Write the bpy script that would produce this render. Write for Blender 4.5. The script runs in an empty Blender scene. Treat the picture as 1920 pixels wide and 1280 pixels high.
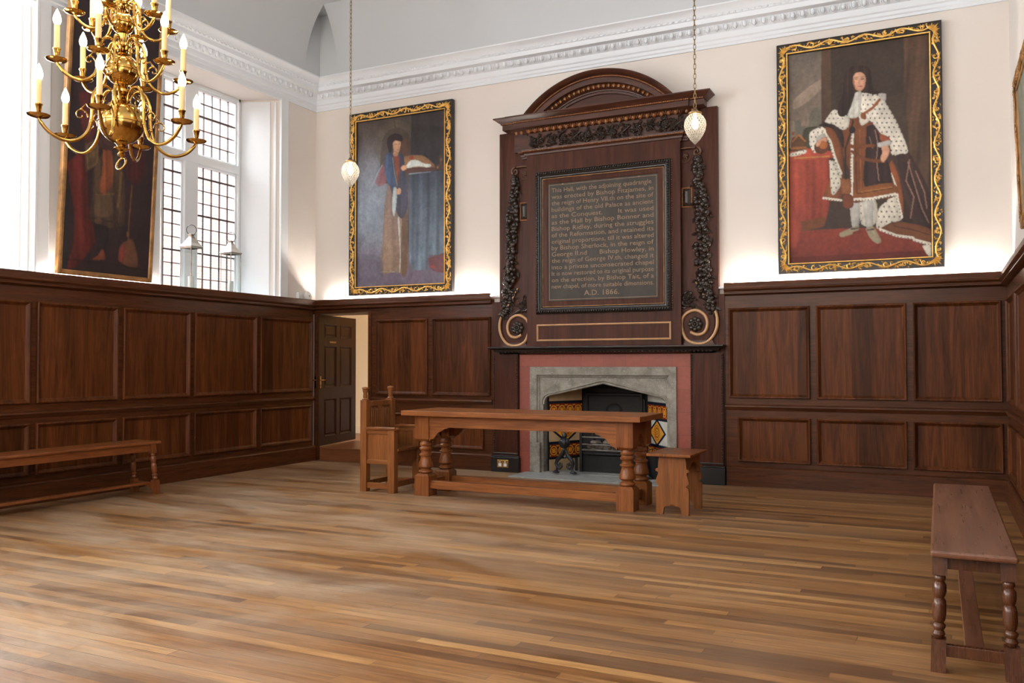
import bpy, bmesh, math, random
import numpy as np
from mathutils import Vector, Matrix
PI = math.pi
SC = bpy.context.scene
COL = SC.collection
rnd = random.Random(7)

# ------------------------------------------------------------------ materials
class NT:
    def __init__(s, name):
        s.m = bpy.data.materials.new(name); s.m.use_nodes = True
        s.t = s.m.node_tree; s.t.nodes.clear()
        s.out = s.t.nodes.new('ShaderNodeOutputMaterial')
    def n(s, typ, **kw):
        nd = s.t.nodes.new(typ)
        for k, v in kw.items():
            if k.startswith('_'): setattr(nd, k[1:], v)
            else: nd.inputs[k.replace('__', ' ')].default_value = v
        return nd
    def l(s, a, b): s.t.links.new(a, b)
    def math(s, op, a, b=None, c=None):
        nd = s.t.nodes.new('ShaderNodeMath'); nd.operation = op
        for i, v in enumerate((a, b, c)):
            if v is None: continue
            if isinstance(v, (int, float)): nd.inputs[i].default_value = v
            else: s.l(v, nd.inputs[i])
        return nd.outputs[0]
    def ramp(s, fac, stops, interp='LINEAR'):
        nd = s.t.nodes.new('ShaderNodeValToRGB'); nd.color_ramp.interpolation = interp
        el = nd.color_ramp.elements
        while len(el) < len(stops): el.new(0.5)
        for e, (p, c) in zip(el, stops): e.position = p; e.color = (*c, 1)
        s.l(fac, nd.inputs[0]); return nd.outputs[0]
    def mix(s, mode, fac, a, b):
        nd = s.t.nodes.new('ShaderNodeMix'); nd.data_type = 'RGBA'; nd.blend_type = mode
        for i, v in ((0, fac), (6, a), (7, b)):
            if isinstance(v, (int, float)): nd.inputs[i].default_value = v
            elif isinstance(v, tuple): nd.inputs[i].default_value = (*v, 1)
            else: s.l(v, nd.inputs[i])
        return nd.outputs[2]
    def bump(s, h, strength=.2, dist=.01):
        nd = s.n('ShaderNodeBump', Strength=strength, Distance=dist); s.l(h, nd.inputs['Height']); return nd.outputs[0]
    def pbr(s, color=None, rough=.5, metal=0., normal=None, coat=0., spec=.5, **kw):
        p = s.t.nodes.new('ShaderNodeBsdfPrincipled')
        def put(k, v):
            if v is None: return
            if isinstance(v, (int, float)): p.inputs[k].default_value = v
            elif isinstance(v, tuple): p.inputs[k].default_value = (*v, 1)
            else: s.l(v, p.inputs[k])
        put('Base Color', color); put('Roughness', rough); put('Metallic', metal); put('Specular IOR Level', spec)
        if normal is not None: s.l(normal, p.inputs['Normal'])
        put('Coat Weight', coat)
        if coat: p.inputs['Coat Roughness'].default_value = .18
        for k, v in kw.items(): put(k.replace('__', ' '), v)
        s.l(p.outputs[0], s.out.inputs[0]); return p
    def coord(s, scale=(1, 1, 1), rot=(0, 0, 0)):
        tc = s.t.nodes.new('ShaderNodeTexCoord'); mp = s.t.nodes.new('ShaderNodeMapping')
        mp.inputs['Scale'].default_value = scale; mp.inputs['Rotation'].default_value = rot
        s.l(tc.outputs['Object'], mp.inputs[0]); return mp.outputs[0]
    def noise(s, vec, scale=5, detail=4, rough=.55, dist=0.):
        nd = s.n('ShaderNodeTexNoise', Scale=scale, Detail=detail, Roughness=rough, Distortion=dist)
        s.l(vec, nd.inputs['Vector']); return nd.outputs['Fac']

MATS = {}
def reg(k, nt): MATS[k] = nt.m; return nt.m

def mat_plain(key, col, rough=.5, metal=0., var=.12, scale=6, bump=0., bscale=60, coat=0., spec=.5):
    t = NT(key); v = t.coord(); n = t.noise(v, scale)
    a = tuple(c*(1-var) for c in col); b = tuple(min(1, c*(1+var)) for c in col)
    c = t.ramp(n, [(.3, a), (.7, b)])
    nm = t.bump(t.noise(v, bscale, 3), bump, .01) if bump else None
    t.pbr(c, rough, metal, nm, coat, spec); return reg(key, t)

def mat_wood(key, c1, c2, axis=2, rough=.4, grain=9., band=0., coat=0., fig=.35, spec=.5, bandaxis=None):
    """long grain along the axis, pores, and optional glued-up boards of width band"""
    t = NT(key)
    sc = [grain]*3; sc[axis] = grain*.07
    v = t.coord(tuple(sc))
    oi = t.n('ShaderNodeObjectInfo')
    add = t.t.nodes.new('ShaderNodeVectorMath'); add.operation = 'ADD'; t.l(v, add.inputs[0])
    cmb = t.t.nodes.new('ShaderNodeCombineXYZ')
    off = t.math('MULTIPLY', oi.outputs['Random'], 37.)
    for i in range(3): t.l(off, cmb.inputs[i])
    t.l(cmb.outputs[0], add.inputs[1]); v = add.outputs[0]
    n1 = t.noise(v, 1.6, 7, .66, 1.6)
    sc2 = [grain*16]*3; sc2[axis] = grain*.6
    n2 = t.noise(t.coord(tuple(sc2)), 1., 3, .6)
    c = t.ramp(n1, [(.30, c1), (.70, c2)])
    c = t.mix('MULTIPLY', fig, c, t.ramp(n2, [(.36, (.45, .42, .4)), (.6, (1.05, 1.05, 1.05))]))
    if band:
        tc = t.t.nodes.new('ShaderNodeTexCoord'); sp = t.t.nodes.new('ShaderNodeSeparateXYZ'); t.l(tc.outputs['Object'], sp.inputs[0])
        s_ = t.math('ADD', sp.outputs[0], sp.outputs[1]) if bandaxis is None else sp.outputs[bandaxis]
        s_ = t.math('ADD', t.math('DIVIDE', s_, band), t.math('MULTIPLY', oi.outputs['Random'], 9.))
        wn = t.t.nodes.new('ShaderNodeTexWhiteNoise'); wn.noise_dimensions = '1D'; t.l(t.math('FLOOR', s_), wn.inputs['W'])
        c = t.mix('MULTIPLY', .9, c, t.ramp(wn.outputs['Value'], [(0, (.62, .6, .6)), (1, (1.3, 1.25, 1.2))]))
    r = t.math('ADD', t.math('MULTIPLY', n2, .18), rough-.09)
    t.pbr(c, r, 0, t.bump(n2, .12, .004), coat, spec); return reg(key, t)

mat_wood('oak_panel', (.040, .0115, .0035), (.150, .047, .0135), 2, .38, 8, band=.19, fig=.42, spec=.17)
mat_wood('oak_rail', (.047, .0145, .0050), (.120, .038, .0125), 1, .30, 8, fig=.45, spec=.24)
mat_wood('oak_rail_x', (.047, .0145, .0050), (.120, .038, .0125), 0, .30, 8, fig=.45, spec=.24)
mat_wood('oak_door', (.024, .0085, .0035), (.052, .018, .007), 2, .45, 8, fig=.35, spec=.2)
mat_wood('oak_step', (.13, .040, .014), (.24, .085, .03), 0, .4, 8)
mat_wood('mahogany', (.036, .0115, .0066), (.100, .033, .0175), 2, .36, 6, fig=.35, spec=.13)
mat_wood('mahogany_x', (.036, .0115, .0066), (.100, .033, .0175), 0, .33, 6, fig=.3, spec=.36)
mat_wood('ebonised', (.012, .009, .008), (.026, .018, .014), 0, .3, 8, fig=.2)
mat_wood('table_x', (.165, .050, .0125), (.335, .118, .031), 0, .34, 7, fig=.55, spec=.3)
mat_wood('table_z', (.140, .042, .0105), (.300, .102, .027), 2, .30, 9, fig=.5, spec=.3)
mat_wood('chair_z', (.155, .053, .014), (.305, .112, .033), 2, .38, 9, fig=.45, spec=.25)
mat_wood('chair_x', (.155, .053, .014), (.305, .112, .033), 0, .38, 9, fig=.45, spec=.25)
mat_wood('bench_y', (.145, .042, .0115), (.29, .092, .026), 1, .3, 9, fig=.4)
mat_wood('bench_z', (.120, .035, .0105), (.24, .075, .022), 2, .3, 9, fig=.35)
mat_wood('bench2_y', (.120, .046, .024), (.26, .115, .062), 1, .3, 5, fig=.22)
mat_wood('bench2_z', (.060, .019, .0075), (.125, .042, .015), 2, .27, 9, fig=.35)
mat_plain('carved', (.030, .019, .014), .24, 0, .3, 20, .2, 80)
mat_plain('carved_brown', (.10, .045, .022), .35, 0, .3, 20, .2, 60)
mat_plain('egg_gilt', (.30, .125, .045), .35, .15, .3, 30)
mat_plain('volute_gold', (.52, .30, .15), .42, .1, .12, 8)
mat_plain('gilt', (.86, .50, .13), .38, .55, .22, 18, .2, 60)
mat_plain('old_gilt', (.33, .165, .055), .5, .2, .5, 9, .2, 40)
mat_plain('frame_black', (.022, .016, .014), .38, 0, .3, 10)
mat_plain('brass', (.43, .255, .068), .14, 1., .1, 5)
mat_plain('old_brass', (.30, .20, .10), .34, 1., .2, 10)
mat_plain('iron', (.05, .052, .058), .32, .75, .3, 14, .25, 50)
mat_plain('soot', (.010, .0095, .009), .7, 0, .3, 9)
mat_plain('steel_old', (.17, .155, .14), .45, .6, .35, 20, .3, 60)
mat_plain('ash', (.30, .26, .22), .9, 0, .45, 30, .5, 40)
mat_plain('wall_cream', (.80, .742, .685), .85, 0, .015, 2, .08, 35)
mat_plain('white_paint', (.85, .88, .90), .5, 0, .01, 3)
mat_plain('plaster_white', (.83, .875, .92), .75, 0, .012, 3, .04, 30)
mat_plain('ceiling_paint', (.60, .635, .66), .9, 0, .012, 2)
mat_plain('corridor_cream', (.80, .66, .44), .8, 0, .02, 2)
mat_plain('white_plastic', (.85, .85, .83), .4, 0, .01)
mat_plain('paper', (.82, .81, .78), .7, 0, .02)
mat_plain('ink', (.16, .16, .17), .7, 0, .1)
mat_plain('lead', (.07, .065, .07), .6, .2, .1)
mat_plain('lantern_metal', (.60, .58, .52), .22, .9, .08)
mat_plain('black_plinth', (.010, .009, .009), .3, 0, .2, 8)
mat_plain('hearth_stone', (.33, .34, .33), .6, 0, .25, 14, .15, 40)
mat_plain('tile_navy', (.012, .018, .04), .2, 0, .2)
mat_plain('tile_red', (.24, .030, .010), .22, 0, .25)
mat_plain('tile_yellow', (.80, .36, .04), .22, 0, .15, 20)
mat_plain('tile_cream', (.60, .44, .25), .3, 0, .12, 10)
mat_plain('tile_white', (.72, .70, .62), .25, 0, .08, 10)
mat_plain('black_paint', (.012, .012, .013), .35, 0, .1)
mat_plain('ground_grey', (.35, .35, .34), .9, 0, .1)

# chisel-worn stone
t = NT('stone_grey'); v = t.coord(); n = t.noise(v, 9, 6, .65); n2 = t.noise(t.coord((1, 1, 1), (0, .7, 0)), 70, 3, .7)
c = t.ramp(n, [(.3, (.15, .135, .11)), (.7, (.36, .335, .285))])
c = t.mix('MIX', t.ramp(n2, [(.58, (0, 0, 0)), (.70, (.7, .7, .7))]), c, (.55, .54, .50))
t.pbr(c, .75, 0, t.bump(n2, .3, .006)); reg('stone_grey', t)
# red slabs
t = NT('red_tile'); tc = t.t.nodes.new('ShaderNodeTexCoord'); sp = t.t.nodes.new('ShaderNodeSeparateXYZ'); t.l(tc.outputs['Object'], sp.inputs[0])
br = t.n('ShaderNodeTexBrick', Scale=1., _offset=0.)
br.inputs['Color1'].default_value = (.25, .060, .038, 1); br.inputs['Color2'].default_value = (.33, .078, .048, 1); br.inputs['Mortar'].default_value = (.18, .05, .035, 1)
br.inputs['Mortar Size'].default_value = .0016; br.inputs['Brick Width'].default_value = .25; br.inputs['Row Height'].default_value = .235
cb = t.t.nodes.new('ShaderNodeCombineXYZ'); t.l(sp.outputs[0], cb.inputs[0]); t.l(sp.outputs[2], cb.inputs[1]); t.l(cb.outputs[0], br.inputs['Vector'])
n = t.noise(tc.outputs['Object'], 22, 5, .7)
c = t.mix('MULTIPLY', .5, br.outputs['Color'], t.ramp(n, [(.3, (.7, .7, .7)), (.7, (1.2, 1.15, 1.1))]))
t.pbr(c, .5, 0); reg('red_tile', t)
# brick outside
t = NT('brick_red'); tc = t.t.nodes.new('ShaderNodeTexCoord'); sp = t.t.nodes.new('ShaderNodeSeparateXYZ'); t.l(tc.outputs['Object'], sp.inputs[0])
br = t.n('ShaderNodeTexBrick', Scale=1.)
br.inputs['Color1'].default_value = (.56, .30, .24, 1); br.inputs['Color2'].default_value = (.46, .29, .28, 1); br.inputs['Mortar'].default_value = (.70, .64, .58, 1)
br.inputs['Mortar Size'].default_value = .005; br.inputs['Brick Width'].default_value = .16; br.inputs['Row Height'].default_value = .052
cb = t.t.nodes.new('ShaderNodeCombineXYZ'); t.l(sp.outputs[1], cb.inputs[0]); t.l(sp.outputs[2], cb.inputs[1]); t.l(cb.outputs[0], br.inputs['Vector'])
t.pbr(br.outputs['Color'], .9); reg('brick_red', t)

# floor boards: strips along X, random lengths and tones, worn patches
t = NT('floor_oak'); tc = t.t.nodes.new('ShaderNodeTexCoord'); sp = t.t.nodes.new('ShaderNodeSeparateXYZ'); t.l(tc.outputs['Object'], sp.inputs[0])
X, Y = sp.outputs[0], sp.outputs[1]
row_f = t.math('DIVIDE', Y, .066); row = t.math('FLOOR', row_f)
wn = t.t.nodes.new('ShaderNodeTexWhiteNoise'); wn.noise_dimensions = '1D'; t.l(row, wn.inputs['W'])
xf = t.math('ADD', t.math('DIVIDE', X, 1.55), t.math('MULTIPLY', wn.outputs['Value'], 17.3)); colm = t.math('FLOOR', xf)
cb = t.t.nodes.new('ShaderNodeCombineXYZ'); t.l(row, cb.inputs[0]); t.l(colm, cb.inputs[1])
wn2 = t.t.nodes.new('ShaderNodeTexWhiteNoise'); wn2.noise_dimensions = '2D'; t.l(cb.outputs[0], wn2.inputs['Vector'])
tone = wn2.outputs['Value']
cb2 = t.t.nodes.new('ShaderNodeCombineXYZ'); t.l(t.math('MULTIPLY', X, .9), cb2.inputs[0]); t.l(t.math('MULTIPLY', Y, 22.), cb2.inputs[1]); t.l(t.math('MULTIPLY', tone, 40.), cb2.inputs[2])
g1 = t.noise(cb2.outputs[0], 2.2, 6, .65, .6)
cb3 = t.t.nodes.new('ShaderNodeCombineXYZ'); t.l(t.math('MULTIPLY', X, 6.), cb3.inputs[0]); t.l(t.math('MULTIPLY', Y, 160.), cb3.inputs[1])
g2 = t.noise(cb3.outputs[0], 1.5, 3, .6)
c = t.ramp(tone, [(0, (.120, .050, .015)), (.22, (.215, .098, .031)), (.65, (.300, .144, .047)), (.93, (.380, .195, .066)), (1, (.48, .265, .095))])
c = t.mix('MULTIPLY', .9, c, t.ramp(g1, [(.32, (.55, .48, .42)), (.68, (1.28, 1.25, 1.2))]))
c = t.mix('MULTIPLY', .55, c, t.ramp(g2, [(.35, (.6, .57, .55)), (.62, (1.1, 1.1, 1.1))]))
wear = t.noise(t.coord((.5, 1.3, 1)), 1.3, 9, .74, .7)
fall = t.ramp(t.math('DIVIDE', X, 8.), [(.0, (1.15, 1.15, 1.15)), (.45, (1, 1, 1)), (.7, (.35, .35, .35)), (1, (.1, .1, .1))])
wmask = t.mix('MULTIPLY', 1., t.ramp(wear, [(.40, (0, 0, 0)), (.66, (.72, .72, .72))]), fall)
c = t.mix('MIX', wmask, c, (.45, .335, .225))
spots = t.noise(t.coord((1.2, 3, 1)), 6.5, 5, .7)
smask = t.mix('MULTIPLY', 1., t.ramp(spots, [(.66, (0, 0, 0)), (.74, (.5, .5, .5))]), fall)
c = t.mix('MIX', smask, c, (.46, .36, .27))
fy = t.math('FRACT', row_f); fx = t.math('FRACT', xf)
gy = t.math('LESS_THAN', t.math('MINIMUM', fy, t.math('SUBTRACT', 1., fy)), .026)
gx = t.math('LESS_THAN', fx, .0022)
gap = t.math('MAXIMUM', gy, gx)
gn = t.noise(t.coord((1.4, 6, 1)), 1.6, 3, .6)
gapm = t.math('MULTIPLY', gap, t.ramp(gn, [(.38, (.12, .12, .12)), (.62, (1, 1, 1))]))
c = t.mix('MIX', t.math('MULTIPLY', gapm, .9), c, (.05, .024, .012))
rgh = t.math('ADD', t.math('MULTIPLY', wear, .35), t.math('MULTIPLY', g1, .14)); rgh = t.math('ADD', rgh, .13)
h = t.math('SUBTRACT', t.math('MULTIPLY', g2, .25), gapm)
t.pbr(c, rgh, 0, t.bump(h, .25, .003), 0, .55); reg('floor_oak', t)

def mat_emit(key, col, s):
    t = NT(key); e = t.n('ShaderNodeEmission', Strength=s); e.inputs[0].default_value = (*col, 1)
    t.l(e.outputs[0], t.out.inputs[0]); return reg(key, t)
mat_emit('bulb_glow', (1., .80, .50), 26)
mat_emit('pendant_glow', (1., .84, .62), 9)
mat_emit('led_glow', (1., .92, .82), 300)
t = NT('candle_tube'); t.pbr((.70, .50, .24), .5, 0, Emission__Color=(1., .62, .25), Emission__Strength=.06); reg('candle_tube', t)  # faint emission puts the bulb's light into the tube itself
def mat_glass(key, tint, gloss_rough, base):
    t = NT(key); tr = t.n('ShaderNodeBsdfTransparent'); tr.inputs[0].default_value = (*tint, 1)
    gl = t.n('ShaderNodeBsdfGlossy', Roughness=gloss_rough)
    mx = t.t.nodes.new('ShaderNodeMixShader'); mx.inputs[0].default_value = base
    t.l(tr.outputs[0], mx.inputs[1]); t.l(gl.outputs[0], mx.inputs[2]); t.l(mx.outputs[0], t.out.inputs[0]); return reg(key, t)
mat_glass('window_glass', (.97, .99, 1.), .02, .05)
mat_glass('lantern_glass', (.97, .99, .985), .03, .04)
# cut glass shade: ribbed, half scattering
t = NT('cut_glass')
tc = t.t.nodes.new('ShaderNodeTexCoord'); sp = t.t.nodes.new('ShaderNodeSeparateXYZ'); t.l(tc.outputs['Object'], sp.inputs[0])
ang = t.math('ARCTAN2', sp.outputs[1], sp.outputs[0])
a1 = t.math('SINE', t.math('ADD', t.math('MULTIPLY', ang, 22.), t.math('MULTIPLY', sp.outputs[2], 190.)))
a2 = t.math('SINE', t.math('SUBTRACT', t.math('MULTIPLY', ang, 22.), t.math('MULTIPLY', sp.outputs[2], 190.)))
hh = t.math('MAXIMUM', a1, a2)
tr = t.n('ShaderNodeBsdfTransparent'); tr.inputs[0].default_value = (.93, .92, .90, 1)
tl = t.n('ShaderNodeBsdfTranslucent'); tl.inputs[0].default_value = (.95, .90, .80, 1)
gl = t.n('ShaderNodeBsdfGlossy', Roughness=.08)
nb = t.bump(hh, .8, .004); t.l(nb, tl.inputs['Normal']); t.l(nb, gl.inputs['Normal'])
m1 = t.t.nodes.new('ShaderNodeMixShader'); t.l(t.ramp(t.math('MULTIPLY_ADD', hh, .5, .5), [(.3, (.15, .15, .15)), (.95, (.62, .62, .62))]), m1.inputs[0]); t.l(tr.outputs[0], m1.inputs[1]); t.l(tl.outputs[0], m1.inputs[2])
m2 = t.t.nodes.new('ShaderNodeMixShader'); m2.inputs[0].default_value = .12; t.l(m1.outputs[0], m2.inputs[1]); t.l(gl.outputs[0], m2.inputs[2]); t.l(m2.outputs[0], t.out.inputs[0]); reg('cut_glass', t)
# oil paint: colour painted per vertex, canvas weave, varnish
def mat_canvas(key, rough, bumps):
    t = NT(key); at = t.n('ShaderNodeVertexColor', _layer_name='paint'); v = t.coord()
    n = t.noise(v, 260, 2, .6); n2 = t.noise(v, 5, 4, .6); n3 = t.noise(v, 30, 4, .7)
    c = t.mix('MULTIPLY', .55, at.outputs[0], t.ramp(n3, [(.3, (.7, .7, .7)), (.7, (1.3, 1.3, 1.3))]))
    h = t.math('ADD', t.math('MULTIPLY', n, .12), t.math('MULTIPLY', n2, bumps))
    t.pbr(c, t.math('MULTIPLY_ADD', n2, .25, rough-.1), 0, t.bump(h, .35, .012), 0, .45); return reg(key, t)
mat_canvas('canvas_gloss', .34, 1.2); mat_canvas('canvas_matt', .55, .3)
# slate painted lettering ground
t = NT('slate'); n = t.noise(t.coord((1, 1, .4)), 6, 4, .6)
t.pbr(t.ramp(n, [(.3, (.040, .034, .028)), (.7, (.072, .064, .055))]), .5, 0, None, 0, .22); reg('slate', t)
mat_plain('letter_gold', (.25, .155, .080), .5, 0, .2, 30)

# ------------------------------------------------------------------ mesh builder
class MB:
    def __init__(s): s.v = []; s.f = []; s.mi = []; s.cur = 0
    def add(s, vs, fs):
        o = len(s.v); s.v += [tuple(p) for p in vs]
        for f in fs: s.f.append(tuple(i+o for i in f)); s.mi.append(s.cur)
        return s
    def box(s, x0, x1, y0, y1, z0, z1):
        return s.add([(x0,y0,z0),(x1,y0,z0),(x1,y1,z0),(x0,y1,z0),(x0,y0,z1),(x1,y0,z1),(x1,y1,z1),(x0,y1,z1)],
                     [(3,2,1,0),(4,5,6,7),(0,1,5,4),(1,2,6,5),(2,3,7,6),(3,0,4,7)])
    def cbox(s, cx, cy, cz, sx, sy, sz): return s.box(cx-sx/2, cx+sx/2, cy-sy/2, cy+sy/2, cz-sz/2, cz+sz/2)
    def lathe(s, prof, c=(0, 0, 0), seg=20, M=None, caps=True):
        vs, fs = [], []
        for r, z in prof:
            for k in range(seg):
                a = 2*PI*k/seg; p = Vector((r*math.cos(a), r*math.sin(a), z))
                if M: p = M @ p
                vs.append((p[0]+c[0], p[1]+c[1], p[2]+c[2]))
        n = len(prof)
        for i in range(n-1):
            for k in range(seg):
                k2 = (k+1) % seg; fs.append((i*seg+k, i*seg+k2, (i+1)*seg+k2, (i+1)*seg+k))
        if caps:
            fs.append(tuple(range(seg-1, -1, -1))); fs.append(tuple((n-1)*seg+k for k in range(seg)))
        return s.add(vs, fs)
    def tube(s, pts, rad, seg=8, closed=False, flat=1., up=None):
        pts = [Vector(p) for p in pts]; n = len(pts)
        rads = rad if isinstance(rad, (list, tuple)) else [rad]*n
        vs, fs = [], []; pu = Vector(up) if up else None
        prev = None
        for i, p in enumerate(pts):
            a = pts[i-1] if (i > 0 or closed) else p; b = pts[(i+1) % n] if (i < n-1 or closed) else p
            d = (b-a); d = d.normalized() if d.length > 1e-9 else Vector((0, 0, 1))
            if pu: u = pu
            elif prev is None: u = Vector((0, 0, 1)) if abs(d.z) < .9 else Vector((1, 0, 0))
            else: u = prev
            sd = d.cross(u)
            if sd.length < 1e-6: sd = d.orthogonal()
            sd.normalize(); u2 = sd.cross(d).normalized(); prev = u2
            for k in range(seg):
                t_ = 2*PI*k/seg; q = p + sd*math.cos(t_)*rads[i] + u2*math.sin(t_)*rads[i]*flat
                vs.append(q)
        m = n if closed else n-1
        for i in range(m):
            j = (i+1) % n
            for k in range(seg):
                k2 = (k+1) % seg; fs.append((i*seg+k, i*seg+k2, j*seg+k2, j*seg+k))
        if not closed:
            fs.append(tuple(range(seg-1, -1, -1))); fs.append(tuple((n-1)*seg+k for k in range(seg)))
        return s.add(vs, fs)
    def ball(s, c, r, seg=12, rings=8, M=None):
        if not isinstance(r, (tuple, list)): r = (r, r, r)
        vs, fs = [], []
        for i in range(rings+1):
            ph = PI*i/rings
            for k in range(seg):
                a = 2*PI*k/seg; p = Vector((r[0]*math.sin(ph)*math.cos(a), r[1]*math.sin(ph)*math.sin(a), -r[2]*math.cos(ph)))
                if M: p = M @ p
                vs.append((p[0]+c[0], p[1]+c[1], p[2]+c[2]))
        for i in range(rings):
            for k in range(seg):
                k2 = (k+1) % seg; fs.append((i*seg+k, i*seg+k2, (i+1)*seg+k2, (i+1)*seg+k))
        return s.add(vs, fs)
    def prism(s, poly, mp, h0, h1):
        """poly of (u,v); mp(u,v,h)->xyz"""
        n = len(poly); vs = [mp(u, v, h0) for u, v in poly]+[mp(u, v, h1) for u, v in poly]
        fs = [tuple(range(n-1, -1, -1)), tuple(range(n, 2*n))]+[(i, (i+1) % n, n+(i+1) % n, n+i) for i in range(n)]
        return s.add(vs, fs)
    def ring(s, mp, u0, u1, v0, v1, prof, cap=False):
        """mitred moulding round a rectangle; prof = [(inset, h)]"""
        vs, fs = [], []
        for ins, h in prof:
            vs += [mp(u0+ins, v0+ins, h), mp(u1-ins, v0+ins, h), mp(u1-ins, v1-ins, h), mp(u0+ins, v1-ins, h)]
        for i in range(len(prof)-1):
            for k in range(4): k2 = (k+1) % 4; fs.append((i*4+k, i*4+k2, (i+1)*4+k2, (i+1)*4+k))
        if cap: m = (len(prof)-1)*4; fs.append((m, m+1, m+2, m+3))
        return s.add(vs, fs)
    def usweep(s, x0, x1, yw, prof):
        """profile (out, z) carried round three sides of a body standing on a wall"""
        vs, fs = [], []
        for o, z in prof: vs += [(x0-o, yw, z), (x0-o, yw-o, z), (x1+o, yw-o, z), (x1+o, yw, z)]
        for i in range(len(prof)-1):
            for k in range(3): fs.append((i*4+k, i*4+k+1, (i+1)*4+k+1, (i+1)*4+k))
        fs.append((0, 1, 2, 3)); m = (len(prof)-1)*4; fs.append((m, m+1, m+2, m+3))
        return s.add(vs, fs)
    def psweep(s, paths):
        """paths: list of polylines of the same length, joined in order"""
        n = len(paths[0]); vs = [p for q in paths for p in q]; fs = []
        for i in range(len(paths)-1):
            for k in range(n-1): fs.append((i*n+k, i*n+k+1, (i+1)*n+k+1, (i+1)*n+k))
        return s.add(vs, fs)
    def xf(s, M):
        s.v = [tuple(M @ Vector(p)) for p in s.v]; return s
    def join(s, o, M=None):
        off = len(s.v); s.v += [tuple(M @ Vector(p)) if M else p for p in o.v]
        s.f += [tuple(i+off for i in f) for f in o.f]; s.mi += [m for m in o.mi]; return s
    def build(s, name, mats, parent=None, smooth=None, bevel=0., origin=None):
        me = bpy.data.meshes.new(name)
        org = Vector(origin) if origin else Vector((0, 0, 0))
        vv = s.v if not origin else [tuple(Vector(p)-org) for p in s.v]
        me.from_pydata(vv, [], s.f); me.validate()
        if isinstance(mats, str): mats = [mats]
        for m in mats: me.materials.append(MATS[m])
        if len(mats) > 1 and len(me.polygons) == len(s.mi): me.polygons.foreach_set('material_index', s.mi)
        bm = bmesh.new(); bm.from_mesh(me); bmesh.ops.recalc_face_normals(bm, faces=bm.faces)
        if smooth is not None:
            lim = math.radians(smooth)
            for f in bm.faces: f.smooth = True
            for e in bm.edges:
                if len(e.link_faces) == 2 and e.calc_face_angle(0) > lim: e.smooth = False
        bm.to_mesh(me); bm.free()
        o = bpy.data.objects.new(name, me); COL.objects.link(o)
        if origin: o.location = org
        if parent: o.parent = parent; 
        if bevel:
            b = o.modifiers.new('Bevel', 'BEVEL'); b.width = bevel; b.segments = 2; b.limit_method = 'ANGLE'; b.angle_limit = math.radians(40)
        return o

def tag(o, label=None, cat=None, group=None, kind=None):
    if label: o['label'] = label
    if cat: o['category'] = cat
    if group: o['group'] = group
    if kind: o['kind'] = kind
    return o
def thing(name, label, cat, loc=(0, 0, 0), rz=0., group=None, kind=None):
    o = bpy.data.objects.new(name, None); COL.objects.link(o); o.empty_display_size = .1
    o.location = loc; o.rotation_euler = (0, 0, rz); return tag(o, label, cat, group, kind)
def kids(o): return [c for c in bpy.data.objects if c.parent is o]
def copy_tree(o, parent=None):
    c = o.copy(); COL.objects.link(c)
    if parent is not None: c.parent = parent
    for ch in list(kids(o)): copy_tree(ch, c)
    return c
def struct(o, label=None, cat=None): return tag(o, label, cat, kind='structure')
I4 = Matrix.Identity(4)
def T(x, y, z): return Matrix.Translation((x, y, z))
def back(y0): return lambda u, v, h: (u, y0-h, v)
def left(x0): return lambda u, v, h: (x0+h, u, v)
def right(x0): return lambda u, v, h: (x0-h, u, v)

# ------------------------------------------------------------------ room shell
W = 7.69; YR = -12.0; ZC = 5.5
# window 1 opening on the left wall, then the openings further along towards the camera
WIN = [(-2.45, -.685), (-5.60, -3.836), (-8.75, -6.99), (-11.6, -10.1)]
ZS, ZH = 1.98, 4.385
m = MB()
ys = [.0]
for a, b in WIN:
    m.box(-.5, 0, b, ys[-1], 0, ZC+.3); ys.append(a)
    m.box(-.5, 0, a, b, 0, ZS); m.box(-.5, 0, a, b, ZH, ZC+.3)
m.box(-.5, 0, YR-.3, ys[-1], 0, ZC+.3)
for a, b in WIN:   # splayed jamb on the far side of each window
    m.prism([(0, b), (-.5, b), (-.5, b-.215)], lambda u, v, h: (u, v, h), ZS, ZH)
struct(m.build('wall_left', 'wall_cream'), 'cream plastered wall above the panelling on the left, with tall windows', 'wall')
m = MB()   # wall_back with doorway and fireplace opening
m.box(-.5, -.3, 0, .4, 0, 1.835); m.box(-.5, .86, 0, .4, 1.835, ZC+.3)
m.box(.86, 3.18, 0, .4, 0, ZC+.3); m.box(3.18, 4.60, 0, .4, 1.10, ZC+.3); m.box(4.60, W+.5, 0, .4, 0, ZC+.3)
m.box(3.0, 4.75, .62, .75, 0, 1.6); m.box(2.9, 3.0, .4, .75, 0, 1.6); m.box(4.75, 4.85, .4, .75, 0, 1.6)
struct(m.build('wall_back', 'wall_cream'), 'cream wall behind the fireplace and the framed portraits', 'wall')
struct(MB().box(W, W+.4, YR-.3, 0, 0, ZC+.3).build('wall_right', 'wall_cream'), 'cream wall at the right edge of the photo', 'wall')
struct(MB().box(-.5, W+.4, YR-.3, YR, 0, ZC+.3).build('wall_rear', 'wall_cream'), 'cream wall behind the camera', 'wall')
struct(MB().box(-.5, W+.4, YR-.3, .01, -.1, 0).build('floor', 'floor_oak'), 'worn oak strip floor running across the hall', 'floor')
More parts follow.
